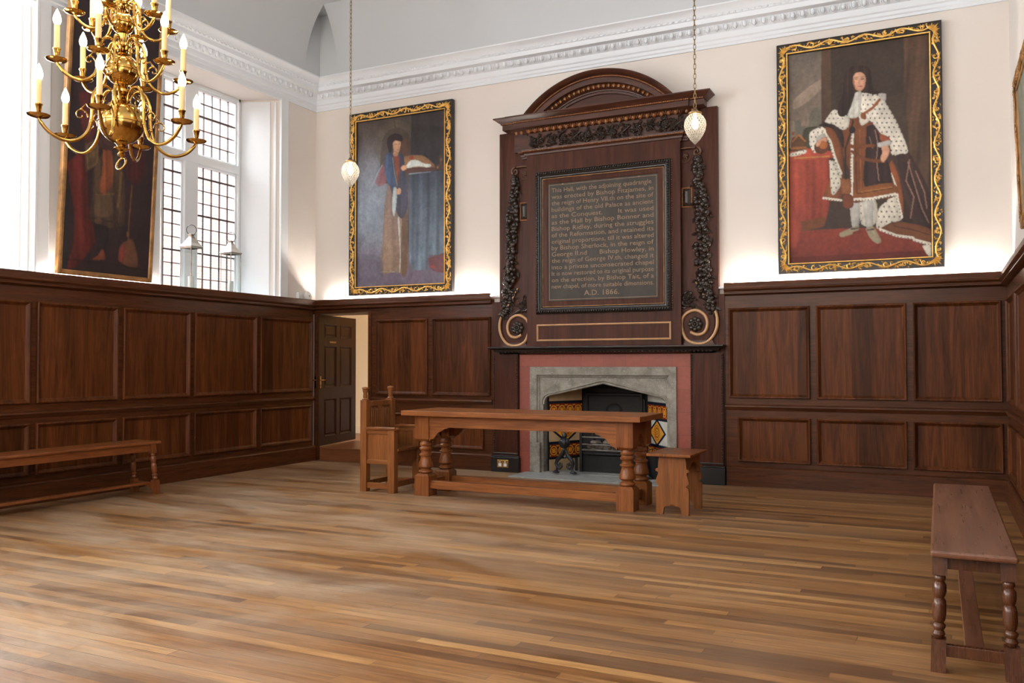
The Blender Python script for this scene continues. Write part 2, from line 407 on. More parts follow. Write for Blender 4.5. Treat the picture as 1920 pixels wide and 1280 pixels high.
# ceiling: flat field, steep coves, upright corner niches
D = .28; B = .27; zt = 4.75; cove = []
m = MB()
for i in range(15):
    h_c = (ZC-zt)*i/14; R_c = ((ZC-zt)**2+B*B)/(2*B); cove.append((R_c-math.sqrt(R_c*R_c-h_c*h_c), zt+h_c))
def covestrip(P): m.psweep([[p for p in P(g, z)] for g, z in cove])
y1 = -(D+B)
covestrip(lambda g, z: [(D+g, y1, z), (D+g, YR, z)])
covestrip(lambda g, z: [(D+B, -(D+g), z), (W-D-B, -(D+g), z)])
covestrip(lambda g, z: [(W-D-g, y1, z), (W-D-g, YR, z)])
for sx, x0 in ((1, D), (-1, W-D)):     # niche walls
    m.add([(x0, -D, zt), (x0, y1, zt), (x0, y1, ZC), (x0, -D, ZC)], [(0, 1, 2, 3)])
    m.add([(x0, -D, zt), (x0+sx*B, -D, zt), (x0+sx*B, -D, ZC), (x0, -D, ZC)], [(0, 1, 2, 3)])
    n = len(cove)
    m.add([(x0+sx*g, y1, z) for g, z in cove]+[(x0, y1, ZC)], [tuple(range(n+1))])
    m.add([(x0+sx*B, -(D+g), z) for g, z in cove]+[(x0+sx*B, -D, ZC)], [tuple(range(n+1))])
m.box(-.5, W+.4, YR-.3, .4, ZC, ZC+.12)
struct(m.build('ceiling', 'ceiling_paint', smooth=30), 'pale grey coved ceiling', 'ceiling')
# cornice
prof = [(0.002, 4.41), (.02, 4.41), (.02, 4.435), (.032, 4.445), (.032, 4.475), (.046, 4.485), (.05, 4.50), (.05, 4.54), (.058, 4.545),
        (.075, 4.56), (.105, 4.598), (.112, 4.603), (.185, 4.606), (.185, 4.655), (.20, 4.66), (.20, 4.678), (.208, 4.682), (.222, 4.70), (.255, 4.722), (.272, 4.732), (.28, 4.735), (.28, 4.752), (.0, 4.752)]
m = MB().psweep([[(o, YR, z), (o, -o, z), (W-o, -o, z), (W-o, YR, z)] for o, z in prof])
cor = struct(m.build('trim_1', 'plaster_white', smooth=25), 'white plaster cornice round the top of the walls', 'cornice')
m = MB(); sp_ = .092
def eggs(mp, u0, u1):
    k = int((u1-u0)/sp_)
    for i in range(k):
        u = u0+(i+.5)*sp_
        m.ball(mp(u, 4.575, .100), (.020, .020, .030), 8, 6)
        m.ball(mp(u+sp_/2, 4.572, .087), (.006, .006, .026), 6, 4)
        m.tube([mp(u-.029, 4.597, .106), mp(u-.026, 4.560, .082), mp(u, 4.543, .070), mp(u+.026, 4.560, .082), mp(u+.029, 4.597, .106)], .007, 5)
eggs(back(0), .12, W-.1); eggs(left(0), -8, -.12)
m.build('egg_and_dart', 'plaster_white', cor, smooth=60)
m = MB()
for i in range(int(7.2/.062)): m.ball((.25+i*.062, -.207, 4.668), (.017, .012, .010), 8, 5)
for i in range(int(7.5/.062)): m.ball((.207, -.25-i*.062, 4.668), (.012, .017, .010), 8, 5)
m.build('bead_row', 'plaster_white', cor, smooth=60)

# ------------------------------------------------------------------ wainscot
def panel_row(parent, mp, spans, z0, z1, mat='oak_panel'):
    for a, b in spans:
        if b-a < .05: continue
        q = MB().ring(mp, a, b, z0, z1, [(-.004, 0.), (-.004, .021), (.004, .027), (.012, .025), (.018, .014), (.030, .008), (.034, .003), (.036, -.001)])
        q.add([mp(a+.036, z0+.036, -.001), mp(b-.036, z0+.036, -.001), mp(b-.036, z1-.036, -.001), mp(a+.036, z1-.036, -.001)], [(0, 1, 2, 3)])
        c = Vector(mp((a+b)/2, z0, 0))
        q.build('panel', mat, parent, smooth=35, origin=c)
def stiles(mb, mp, u0, u1, spans, z0, z1, h=.012):
    e = u0
    for a, b in sorted(spans):
        if a > e: mb.prism([(e, z0), (a, z0), (a, z1), (e, z1)], mp, 0, h)
        e = b
    if u1 > e: mb.prism([(e, z0), (u1, z0), (u1, z1), (e, z1)], mp, 0, h)
CAP = [(.0, 2.005), (.048, 2.005), (.052, 1.995), (.056, 1.950), (.066, 1.944), (.068, 1.936), (.058, 1.922), (.046, 1.916), (.046, 1.908), (.056, 1.902), (.056, 1.893), (.038, 1.884), (.014, 1.878), (.0, 1.876)]
CHR = [(.0, .800), (.014, .798), (.030, .790), (.034, .776), (.026, .768), (.018, .752), (.012, .744), (.0, .742)]
def wainscot(name, label, mp, u0, u1, up, lo, rail, skipbase=None, z_up=(.866, 1.75), z_lo=(.242, .672)):
    root = MB()
    root.prism([(u0, .0), (u1, .0), (u1, 1.94), (u0, 1.94)], mp, -.045, -.003)
    for a, b in ((.16, z_lo[0]), (z_lo[1], z_up[0]), (z_up[1], 1.90)):
        root.prism([(u0, a), (u1, a), (u1, b), (u0, b)], mp, -.003, .0)
    stiles_ = MB(); e = u0
    for sp, (za, zb) in ((up, z_up), (lo, z_lo)):
        e = u0
        for a, b in sorted(sp):
            if a > e: root.prism([(e, za), (a, za), (a, zb), (e, zb)], mp, -.003, .0)
            e = b
        if u1 > e: root.prism([(e, za), (u1, za), (u1, zb), (e, zb)], mp, -.003, .0)
    o = struct(root.build(name, rail), label, 'panelling')
    panel_row(o, mp, up, *z_up); panel_row(o, mp, lo, *z_lo)
    MB().psweep([[mp(u0, z, h-.003), mp(u1, z, h-.003)] for h, z in CAP]).build('cap_rail', rail, o, smooth=30)
    MB().psweep([[mp(u0, z, h-.001), mp(u1, z, h-.001)] for h, z in CHR]).build('chair_rail', rail, o, smooth=30)
    return o
BK, LF, RT = back(.0-.05), left(.05), right(W-.05)
wainscot('trim_2', 'dark oak panelling to the right of the fireplace under the king portrait', BK, 5.185, W-.05, [(5.225, 5.988), (6.054, 6.830), (6.892, 7.590)], [(5.311, 5.988), (6.049, 6.826), (6.883, 7.590)], 'oak_rail_x')
wainscot('trim_3', 'dark oak panelling between the doorway and the fireplace', BK, .905, 2.565, [(.985, 1.704), (1.778, 2.540)], [(.985, 1.704), (1.778, 2.452)], 'oak_rail_x', z_up=(.840, 1.733), z_lo=(.232, .618))
wainscot('trim_4', 'long run of dark oak panelling under the left windows', LF, -8.9, -.10,
         [(-8.5, -7.6), (-7.54, -6.68), (-6.61, -5.73), (-5.67, -4.80), (-4.73, -3.885), (-3.816, -2.995), (-2.928, -2.103), (-2.038, -1.117), (-1.048, -.140)],
         [(-8.5, -7.6), (-7.54, -6.68), (-6.61, -5.73), (-5.67, -4.80), (-4.73, -3.885), (-3.816, -2.995), (-2.928, -2.103), (-2.038, -1.117), (-1.048, -.140)], 'oak_rail', z_up=(.868, 1.745), z_lo=(.248, .690))
wainscot('trim_5', 'dark oak panelling along the right wall', RT, -8.9, -.05, [(-1.05, -.20), (-2.1, -1.15), (-3.2, -2.2), (-4.3, -3.3)], [(-1.05, -.20), (-2.1, -1.15), (-3.2, -2.2), (-4.3, -3.3)], 'oak_rail')
# corner filler and the head over the doorway
m = MB().box(.0, .905, -.05, -.0, 1.835, 1.94)
hd = struct(m.build('trim_6', 'oak_rail_x'), 'oak head and jambs framing the open doorway', 'door frame')
MB().psweep([[BK(0, z, h), BK(.912, z, h)] for h, z in CAP]).build('cap_rail', 'oak_rail_x', hd, smooth=30)
MB().box(.86, .905, -.062, .12, .0, 1.835).build('jamb', 'oak_rail', hd)
MB().box(.040, .082, -.06, .0, .0, 1.835).build('jamb', 'oak_rail', hd)
MB().psweep([[(x, y, z) for x, y in ((.05+o, -9.), (.05+o, -.05-o))] for o, z in ((0, .188), (.016, .186), (.030, .176), (.034, .170), (.036, 0.))]).build('baseboard_left', 'oak_rail', smooth=30)
struct(bpy.data.objects['baseboard_left'], 'dark oak skirting board under the left panelling', 'skirting board')
PB = ((0, .190), (.016, .188), (.030, .178), (.034, .172), (.036, 0.))
struct(MB().psweep([[(5.195, -.05-o, z), (W-.05, -.05-o, z)] for o, z in PB]).build('baseboard_back', 'oak_rail_x', smooth=30), 'dark oak skirting board right of the fireplace', 'skirting board')
struct(MB().psweep([[(.925, -.05-o, z), (2.565, -.05-o, z)] for o, z in PB]).build('baseboard_back', 'oak_rail_x', smooth=30), 'dark oak skirting board between doorway and fireplace', 'skirting board')
struct(MB().psweep([[(W-.05-o, -9., z), (W-.05-o, -.05, z)] for o, z in PB]).build('baseboard_right', 'oak_rail', smooth=30), 'dark oak skirting board along the right wall', 'skirting board')
struct(MB().box(.0, W, -.05, 0, 1.955, 1.975).box(0, .05, -9, 0, 1.955, 1.975).box(W-.05, W, -9, 0, 1.955, 1.975).build('trim_7', 'white_paint'), 'pale ledge hidden behind the panelling cap', 'ledge')

# ------------------------------------------------------------------ windows
def window(idx, a, b, glass=True):
    xw = -.46
    far = b-.215; near = a+.03
    root = MB()
    root.box(xw-.05, xw+.05, near, far, ZS, ZS+.05); root.box(xw-.05, xw+.05, near, far, ZH-.04, ZH)
    root.box(xw-.05, xw+.05, far-.035, far, ZS, ZH); root.box(xw-.05, xw+.05, near, near+.035, ZS, ZH)
    w = (far-near-.19-.07)/2
    lights = [(near+.035, near+.035+w), (far-.035-w, far-.035)]
    root.box(xw-.055, xw+.055, lights[0][1], lights[1][0], ZS+.05, ZH-.04)
    o = struct(root.build('window_%d' % idx, 'white_paint', bevel=.006), 'tall white mullioned window with leaded panes' if idx == 1 else None, 'window' if idx == 1 else None)
    MB().box(xw-.05, xw+.06, near+.035, far-.035, 3.475, 3.575).build('transom', 'white_paint', o, bevel=.006)
    MB().box(-.5, .015, a, b, ZS-.03, ZS+.005).build('window_sill', 'white_paint', o)
    if not glass: return o
    for ya, yb in lights:
        for za, zb in ((ZS+.05, 3.475), (3.575, ZH-.04)):
            ca = MB().ring(lambda u, v, h: (xw+h, u, v), ya, yb, za, zb, [(0, -.02), (0, .02), (.022, .02), (.022, -.02)]).build('casement_frame', 'white_paint', o)
            MB().box(xw-.003, xw+.003, ya+.02, yb-.02, za+.02, zb-.02).build('window_pane', 'window_glass', ca)
            k = MB(); n = int(round((yb-ya)/.118)); 
            for i in range(1, n): y = ya+(yb-ya)*i/n; k.box(xw-.009, xw+.009, y-.004, y+.004, za+.02, zb-.02)
            nz = int(round((zb-za)/.148))
            for i in range(1, nz):
                z = za+(zb-za)*i/nz; tt = .0075 if i % 3 == 0 else .004
                k.box(xw-.009, xw+.009+(.01 if i % 3 == 0 else 0), ya+.02, yb-.02, z-tt, z+tt)
            k.build('lead_cames', 'lead', ca)
    return o
for i, (a, b) in enumerate(WIN): window(i+1, a, b, i < 2)
# architraves and panelled reveals
for i, (a, b) in enumerate(WIN[:3]):
    m = MB()
    for y0, y1_ in ((b, b+.145), (a-.13, a)):
        m.box(.0, .022, y0, y1_, ZS-.02, 4.41); m.box(.022, .034, y0 if y0 == b else y1_-.022, (y0+.022) if y0 == b else y1_, ZS-.02, 4.41)
    m.box(.0, .022, a, b, ZH, 4.41)
    # raised bead and shutter edge on the far reveal
    def J(u, v, h): return (-u*.5+h*.395, b-.215*u-h*.918, v)
    m.prism([(.06, ZS), (.11, ZS), (.11, ZH-.03), (.06, ZH-.03)], J, 0, .016)
    m.prism([(.20, ZS), (.98, ZS), (.98, ZH-.02), (.20, ZH-.02)], J, 0, .012)
    struct(m.build('trim_%d' % (8+i), 'white_paint', bevel=.004), 'white painted surround of the tall window' if i == 0 else 'white painted surround of the next window, at the left edge', 'window surround')

# ------------------------------------------------------------------ corridor beyond the doorway
m = MB().box(-1.2, 2.2, 2.10, 2.2, 0, 2.7).box(-1.3, -1.2, .4, 2.2, 0, 2.7).box(2.2, 2.3, .4, 2.2, 0, 2.7).box(-1.3, 2.3, .0+.4, 2.2, 2.7, 2.8)
struct(m.build('wall_corridor', 'corridor_cream'), 'warm cream corridor wall seen through the doorway', 'wall')
struct(MB().box(-1.3, 2.3, .0, 2.2, -.02, .15).build('floor_corridor', 'oak_step'), 'raised wooden floor of the corridor', 'floor')
struct(MB().box(-1.2, 2.2, 2.07, 2.10, .15, .27).build('baseboard_corridor', 'corridor_cream'), 'cream skirting of the corridor', 'skirting board')
st = thing('step', 'low oak step in the doorway beside the open door', 'step', (.5, -.03, 0))
MB().box(-.355, .36, -.035, .03, 0, .148).build('riser', 'oak_step', st)
MB().box(-.355, .36, -.045, .03, .148, .166).build('tread', 'oak_step', st, bevel=.005)
# door leaf
L0, L1 = Vector((.085, -.045, 0)), Vector((-.13, 1.02, 0)); dv = (L1-L0); Ld = dv.length
rz = math.atan2(dv.y, dv.x)
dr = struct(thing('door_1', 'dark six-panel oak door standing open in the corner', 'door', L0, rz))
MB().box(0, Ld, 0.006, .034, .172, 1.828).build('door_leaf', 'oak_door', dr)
dm = lambda u, v, h: (u, -h+.006, v)
q = MB(); cols = [(.33*Ld-.16, .33*Ld+.10), (.33*Ld+.24, .33*Ld+.58)]; cols = [(.16, .50), (.60, .95)]; rows = [(.27, .76), (.90, 1.44), (1.54, 1.72)]
ed = [0]+[x for c_ in cols for x in c_]+[Ld]
for i in range(0, len(ed), 2): q.prism([(ed[i], .172), (ed[i+1], .172), (ed[i+1], 1.828), (ed[i], 1.828)], dm, 0, .014)
for ca, cb_ in cols:
    zz = [.172]+[z for r_ in rows for z in r_]+[1.828]
    for i in range(0, len(zz), 2): q.prism([(ca, zz[i]), (cb_, zz[i]), (cb_, zz[i+1]), (ca, zz[i+1])], dm, 0, .014)
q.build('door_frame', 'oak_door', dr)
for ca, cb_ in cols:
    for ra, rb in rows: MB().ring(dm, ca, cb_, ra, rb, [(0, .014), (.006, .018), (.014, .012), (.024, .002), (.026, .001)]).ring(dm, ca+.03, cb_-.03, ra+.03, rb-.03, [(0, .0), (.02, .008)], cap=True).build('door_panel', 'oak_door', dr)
h_ = MB().prism([(.028, .90), (.062, .90), (.062, 1.05), (.028, 1.05)], dm, .014, .019).build('handle_plate', 'brass', dr)
MB().tube([dm(.045, 1.0, .019), dm(.045, 1.0, .05), dm(.10, 1.0, .052)], .007, 8).ball(dm(.045, .93, .02), .006, 8, 5).build('door_handle', 'brass', h_, smooth=60)
MB().prism([(.30, 1.475), (.48, 1.475), (.48, 1.498), (.30, 1.498)], dm, .014, .017).build('name_plate', 'old_brass', dr)
h2 = MB().box(.050, .070, -.066, -.061, .90, 1.05).tube([(.06, -.062, 1.), (.06, -.095, 1.), (.02, -.095, 1.)], .006, 8)
tag(h2.build('door_latch', 'brass', smooth=50), 'small brass latch plate on the jamb left of the open door', 'latch')
# information panel standing in the corridor
ib = thing('information_panel', 'tall white notice panel standing in the corridor behind the door', 'notice', (.25, 1.93, .15))
MB().box(-.30, .155, -.012, .012, 0.0, 1.18).build('board', 'paper', ib, bevel=.004)
m = MB().box(-.2, .10, -.0145, -.0115, .98, 1.10)
for i in range(9): m.box(-.24, .10-(i % 3)*.03, -.0145, -.0115, .90-i*.035, .906-i*.035)
m.build('print', 'ink', ib)
MB().box(-.30, -.1, -.10, .12, 0, .02).box(0.0, .15, -.1, .12, 0, .02).build('foot', 'steel_old', ib)

# ------------------------------------------------------------------ fireplace masonry
CX = 3.893
fp = thing('fireplace_surround', 'grey carved stone fireplace with pointed arch set in red slabs', 'fireplace', (CX, 0, 0))
def loc(root, mb): return mb.xf(T(*root.location).inverted())
q = MB()
for a, b, c_, d in ((2.905, 3.04, 0, 1.308), (4.69, 4.832, 0, 1.308), (3.04, 4.69, 1.168, 1.308)): q.box(a, b, -.055, -.001, c_, d)
loc(fp, q).build('red_slabs', 'red_tile', fp)
ax, hw = 3.885, .70
def arch(n=10, dx=0., dz=0.):
    P = [(ax-hw-dx, 0)]
    P.append((ax-hw-dx, .76))
    for i in range(1, 7):
        a = PI-(PI*.40)*i/6; P.append((ax-hw-dx+.10+.10*math.cos(a), .77+(.10+dz*.3)*math.sin(a)))
    P.append((ax, 1.005+dz))
    R_ = [(2*ax-x, z) for x, z in P[:-1]][::-1]
    return P+R_
def archwall(q, mp, path, x0, x1, z1, h0, h1):
    """solid wall between the arch curve and the rectangle x0..x1, 0..z1"""
    for i in range(len(path)-1):
        (xa, za), (xb, zb) = path[i], path[i+1]
        if abs(xa-xb) < 1e-6:      # vertical leg
            ex = x0 if xa < ax else x1
            lo, hi = min(za, zb), max(za, zb); l_, r_ = min(ex, xa), max(ex, xa)
            q.prism([(l_, lo), (r_, lo), (r_, hi), (l_, hi)], mp, h0, h1)
        else: q.prism([(xa, za), (xb, zb), (xb, z1), (xa, z1)], mp, h0, h1)
    a, b = path[1]; q.prism([(x0, b), (a, b), (a, z1), (x0, z1)], mp, h0, h1)
    a = 2*ax-a; q.prism([(a, b), (x1, b), (x1, z1), (a, z1)], mp, h0, h1)
S = back(0)
q = MB()
q.box(3.04, 3.115, -.075, .02, 0, 1.17); q.box(4.615, 4.69, -.075, .02, 0, 1.17); q.box(3.115, 4.615, -.075, .02, 1.085, 1.17)
q.ring(S, 3.115, 4.615, -.02, 1.085, [(0, .075), (.010, .066), (.012, .055), (.028, .048), (.032, .040)])
archwall(q, S, arch(), 3.12, 4.61, 1.082, -.20, .035)
q.box(3.06, 3.16, -.078, 0, 0, .34); q.box(4.605, 4.685, -.078, 0, 0, .34)
loc(fp, q).build('stone_arch', 'stone_grey', fp)
pa = arch(dx=.012, dz=.012); q = MB()
q.tube([(x, -.040, z) for x, z in arch(dx=.02, dz=.022)[1:-1]], .011, 8)
q.tube([(x, -.030, z) for x, z in arch(dx=-.004, dz=-.006)[1:-1]], .012, 8)
loc(fp, q).build('arch_moulding', 'stone_grey', fp, smooth=60)
q = MB()   # firebox interior
q.box(3.44, 4.21, .50, .54, 0, 1.45); q.add([(3.20, .05, 0), (3.44, .5, 0), (3.44, .5, 1.5), (3.20, .05, 1.5)], [(0, 1, 2, 3)]); q.add([(4.575, .05, 0), (4.21, .5, 0), (4.21, .5, 1.5), (4.575, .05, 1.5)], [(0, 1, 2, 3)])
q.add([(3.1, .02, 1.4), (4.7, .02, 1.4), (4.7, .6, 1.4), (3.1, .6, 1.4)], [(0, 1, 2, 3)])
loc(fp, q).build('firebox_lining', 'soot', fp)
def cheek(p0, p1, side):
    p0, p1 = Vector(p0), Vector(p1); L = (p1-p0).length; d = (p1-p0)/L; nrm = Vector((d.y, -d.x, 0))*side
    def mp(u, v, h): r = p0+d*u+nrm*h; return (r.x, r.y, v)
    q = MB()
    q.cur = 0
    for i in range(4):
        for z0, z1 in ((.0, .15), (.79, 1.0), (.34, .60)):
            q.prism([(L*i/4+.001, z0), (L*(i+1)/4-.001, z0), (L*(i+1)/4-.001, z1), (L*i/4+.001, z1)], mp, .002, .010)
    q.cur = 1
    for z in (.155, .325, .605, .775): q.prism([(0, z-.010), (L, z-.010), (L, z+.010), (0, z+.010)], mp, .002, .012)
    q.prism([(0, .165), (L, .165), (L, .315), (0, .315)], mp, .001, .008); q.prism([(0, .615), (L, .615), (L, .765), (0, .765)], mp, .001, .008)
    def ringm(cu, cv, r0, r1, h0, h1, n=20):
        q.add([mp(cu+r*math.cos(2*PI*k/n), cv+r*math.sin(2*PI*k/n), h) for r, h in ((r0, h0), (r0, h1), (r1, h1), (r1, h0)) for k in range(n)],
              [(j*n+k, j*n+(k+1) % n, (j+1)*n+(k+1) % n, (j+1)*n+k) for j in range(3) for k in range(n)])
    N = 4; s_ = L/N
    for zc in (.24, .69):
        q.cur = 2
        for i in range(N): q.prism([(s_*i+.004, zc-.070), (s_*(i+1)-.004, zc-.070), (s_*(i+1)-.004, zc+.070), (s_*i+.004, zc+.070)], mp, .006, .011)
        q.cur = 3
        for i in range(N):
            cu = s_*(i+.5); ringm(cu, zc, .040, .053, .010, .0125)
            for k in range(4):
                a = PI/4+PI/2*k; ringm(cu+.018*math.cos(a), zc+.018*math.sin(a), .004, .015, .010, .0125, 8)
                a = PI/2*k+PI/4; ringm(cu+.068*math.cos(a), zc+.078*math.sin(a)*.95, .001, .010, .010, .0125, 6)
            ringm(cu, zc, .001, .007, .010, .0125, 8)
    for i in (0,):    # diamond
        cu = L*.5; hw_, hh_ = L*.40, .132; cv = .465
        dia = lambda f: [(cu-hw_*f, cv), (cu, cv-hh_*f), (cu+hw_*f, cv), (cu, cv+hh_*f)]
        q.cur = 1; q.prism(dia(1.12), mp, .009, .012)
        q.cur = 3; q.prism(dia(.90), mp, .011, .0135)
        q.cur = 2
        for r_ in (.082, .058): ringm(cu, cv, r_-.006, r_, .0125, .0148)
        for k in range(12):
            a = 2*PI*k/12; ringm(cu+.045*math.cos(a), cv+.045*math.sin(a), .001, .007, .0125, .0148, 6)
        ringm(cu, cv, .014, .022, .0125, .0148, 10)
    return q
for p0, p1, sd in (((3.215, .05, 0), (3.43, .48, 0), 1), ((4.565, .05, 0), (4.225, .48, 0), -1)):
    q = cheek(p0, p1, sd); loc(fp, q).build('patterned_tiles', ['tile_cream' if sd > 0 else 'tile_white', 'tile_navy', 'tile_red', 'tile_yellow'], fp)
# iron interior: fireback, grate
fb = thing('fireback', 'black cast iron fireback at the rear of the fireplace', 'fireback', (3.83, .46, 0))
q = MB(); q.prism([(-.36, 0), (.36, 0), (.36, .80), (.22, .93), (-.22, .93), (-.36, .80)], back(.03), 0, .03).ring(back(0), -.34, .34, .45, .88, [(0, 0), (.01, .018), (.03, .018), (.04, .0)])
q.ball((0, -.0, .68), (.10, .03, .08), 14, 8)
for i in range(6): q.box(-.26, .26, -.006, .004, .50+i*.055, .515+i*.055)
q.build('plate', 'soot', fb, smooth=40)
gr = thing('fire_grate', 'iron fire grate with horizontal bars in the hearth', 'grate', (3.86, .16, 0)); gr.scale.x = .88
for i, z in enumerate((.26, .32, .40)): MB().tube([(-.33, -.02, z), (.33, -.02, z)], .011 if i else .013, 8).build('bar', 'steel_old', gr, smooth=60)
for sx in (-1, 1):
    MB().box(sx*.34-.016, sx*.34+.016, -.035, .0, .02, .46).ball((sx*.34, -.018, .475), .024, 10, 8).build('standard', 'iron', gr, bevel=.003)
MB().box(-.34, .34, -.02, .26, .215, .235).build('tray', 'iron', gr)
MB().box(-.32, .32, .25, .27, .1, .56).ring(lambda u, v, h: (u, .25-h, v), -.30, .30, .30, .56, [(0, 0), (.02, .02), (.04, 0)]).build('grate_back', 'iron', gr)
MB().box(-.34, .34, .0, .02, .0, .20).build('ash_guard', 'soot', gr)
ash = MB(); r2 = random.Random(3)
for i in range(70): ash.ball((3.86+r2.uniform(-.24, .24), .28+r2.uniform(-.09, .10), .25+r2.uniform(0, .13)*(1-abs(r2.uniform(-.5, .5)))), (r2.uniform(.02, .05), r2.uniform(.02, .04), r2.uniform(.015, .035)), 7, 5)
tag(ash.build('ashes', 'ash', smooth=50), 'pale ash and cinders heaped in the fire grate', 'ashes', kind='stuff')
def andiron(root):
    q = MB()
    pf = [(.0, .255), (.030, .258), (.022, .268), (.020, .275), (.036, .285), (.052, .305), (.058, .33), (.052, .357), (.034, .378), (.018, .384), (.022, .392), (.028, .402), (.026, .415), (.012, .44), (.008, .455), (.016, .462), (.016, .470), (.007, .478), (.010, .490), (.001, .505)]
    q.lathe(pf, seg=18); q.build('finial', 'iron', root, smooth=50)
    q = MB()
    for k in range(12):
        a = 2*PI*k/12; q.tube([(.058*math.sin(t_)*math.cos(a)*1.0, .058*math.sin(t_)*math.sin(a), .331-.055*math.cos(t_)) for t_ in [PI*(.12+.76*i/6) for i in range(7)]], .005, 5)
    q.build('fluting', 'iron', root, smooth=60)
    for sx in (-1, 1):
        pts = [(sx*.012, 0, .262), (sx*.020, 0, .225), (sx*.045, 0, .185), (sx*.080, 0, .150), (sx*.098, 0, .110), (sx*.085, 0, .070), (sx*.055, 0, .055), (sx*.034, 0, .075), (sx*.036, 0, .105), (sx*.056, 0, .115), (sx*.064, 0, .095), (sx*.054, 0, .085)]
        q = MB().tube(pts, [.018, .020, .024, .022, .020, .018, .016, .014, .012, .010, .009, .007], 8)
        q.tube([(sx*.085, 0, .075), (sx*.090, 0, .035), (sx*.112, 0, .014)], [.016, .014, .018], 8).ball((sx*.100, 0, .014), (.045, .030, .013), 12, 6)
        q.build('leg', 'iron', root, smooth=60)
    MB().tube([(0, 0, .19), (0, .08, .17), (0, .34, .15)], .014, 8).box(-.012, .012, .32, .345, 0.0, .16).build('log_bar', 'iron', root, smooth=50)
a1 = thing('andiron', 'blackened iron andiron with fluted ball finial, on the left of the grate', 'andiron', (3.475, -.125, .022), 0, 'pair of andirons'); andiron(a1)
a2 = copy_tree(a1); a2.location = (4.30, -.125, .022); a2['label'] = 'iron andiron with ball finial half hidden behind the right table leg'
q = MB().lathe([(.0, 0), (.085, 0), (.088, .01), (.105, .20), (.115, .23), (.108, .235), (.098, .2), (.08, .03), (0, .03)], seg=22, caps=False)
cs = thing('coal_scuttle', 'black round iron coal scuttle in the right corner of the fireplace', 'coal scuttle', (4.44, .0, .02))
q.build('bucket', 'black_paint', cs, smooth=40); MB().tube([(.11*math.cos(a), 0, .20+.10*math.sin(a)) for a in [PI*i/10 for i in range(11)]], .005, 6).build('handle', 'iron', cs, smooth=60)
hs = MB().box(3.17, 4.6, -.05, .5, 0, .020).box(2.98, 4.96, -.50, -.05, 0, .014)
hs = tag(hs.build('hearth_slab', 'hearth_stone', bevel=.004), 'pale grey stone hearth slab in front of the fireplace', 'hearth')

# ------------------------------------------------------------------ wooden chimneypiece
ch = thing('chimneypiece', 'tall dark carved wooden overmantel with arched pediment above the fireplace', 'chimneypiece', (CX, -.0, 0))
def cp(name, mb, mats, smooth=None, bevel=0., parent=None): return loc(ch, mb).build(name, mats, parent or ch, smooth, bevel)
WB = -.001
# backboard, mantel shelf, pilasters, plinths
cp('backboard', MB().box(2.662, 5.122, -.06, WB, 1.39, 3.80), 'mahogany')
sh = cp('mantel_shelf', MB().usweep(2.80, 4.98, -.001, [(.06, 1.305), (.075, 1.312), (.085, 1.318), (.105, 1.325), (.155, 1.335), (.165, 1.345), (.172, 1.358), (.195, 1.365), (.21, 1.372), (.215, 1.378), (.215, 1.388), (.20, 1.392)]), 'ebonised', 25)
q = MB()
for i in range(58): q.ball((2.70+i*.0415, -.145-.012, 1.330), (.016, .012, .008), 6, 4)
cp('shelf_carving', q, 'ebonised', 60)
def bead_line(q, p0, p1, step, r, el=1.0):
    p0, p1 = Vector(p0), Vector(p1); n = max(1, int((p1-p0).length/step)); d = (p1-p0).normalized()
    for i in range(n):
        c = p0+(p1-p0)*((i+.5)/n); q.ball(c, (r*(el if abs(d.x) > .7 else 1), r, r*(el if abs(d.z) > .7 else 1)), 7, 5)
for xa, xb in ((2.595, 2.900), (4.840, 5.170)):
    pl = cp('pilaster', MB().box(xa, xb, -.085, WB, .185, 1.31), 'mahogany')
    q = MB(); bead_line(q, (xa+.012, -.088, .21), (xa+.012, -.088, 1.30), .026, .008, 1.2); bead_line(q, (xb-.012, -.088, .21), (xb-.012, -.088, 1.30), .026, .008, 1.2)
    q.tube([(xa, -.086, .205), (xb, -.086, .205)], .010, 6)
    cp('carved_edge', q, 'ebonised', 60, parent=pl)
    cp('plinth_block', MB().box(xa-.018, xb+.018, -.115, WB, 0, .165).box(xa-.012, xb+.012, -.105, WB, .165, .182), 'black_plinth', bevel=.004)
# central field
cp('centre_board', MB().box(3.030, 4.757, -.12, -.058, 1.392, 3.50), 'mahogany')
F = back(-.12)
q = MB().ring(F, 3.150, 4.660, 1.745, 3.300, [(0, 0), (0, .028), (.012, .040), (.030, .044), (.046, .036), (.052, .022), (.062, .020), (.070, .012), (.078, .004)])
fr_ = cp('board_frame', q, 'ebonised', 30)
q = MB()
for k in range(2):
    z = 1.745+.022 if k == 0 else 3.300-.022
    n = 54
    for i in range(n): q.ball((3.16+(4.65-3.16)*(i+.5)/n, -.166, z), (.012, .012, .016), 7, 5, Matrix.Rotation(.6, 4, 'Y'))
    x = 3.150+.022 if k == 0 else 4.660-.022
    n = 56
    for i in range(n): q.ball((x, -.166, 1.76+(3.28-1.76)*(i+.5)/n), (.016, .012, .012), 7, 5, Matrix.Rotation(.6, 4, 'Y'))
cp('gadroon', q, 'ebonised', 60, parent=fr_)
cp('gilt_fillet', MB().ring(F, 3.222, 4.588, 1.817, 3.228, [(0, .006), (.002, .012), (.007, .012), (.009, .006)]), 'old_gilt', parent=fr_)
cp('rope_bead', (lambda q: (bead_line(q, (4.668, -.125, 1.76), (4.668, -.125, 3.29), .024, .007, 1.2), q)[1])(MB()), 'egg_gilt', 60, parent=fr_)
bd = cp('inscription_board', MB().ring(F, 3.230, 4.580, 1.825, 3.220, [(0, .004), (.05, .006), (.056, .002)]), 'mahogany')
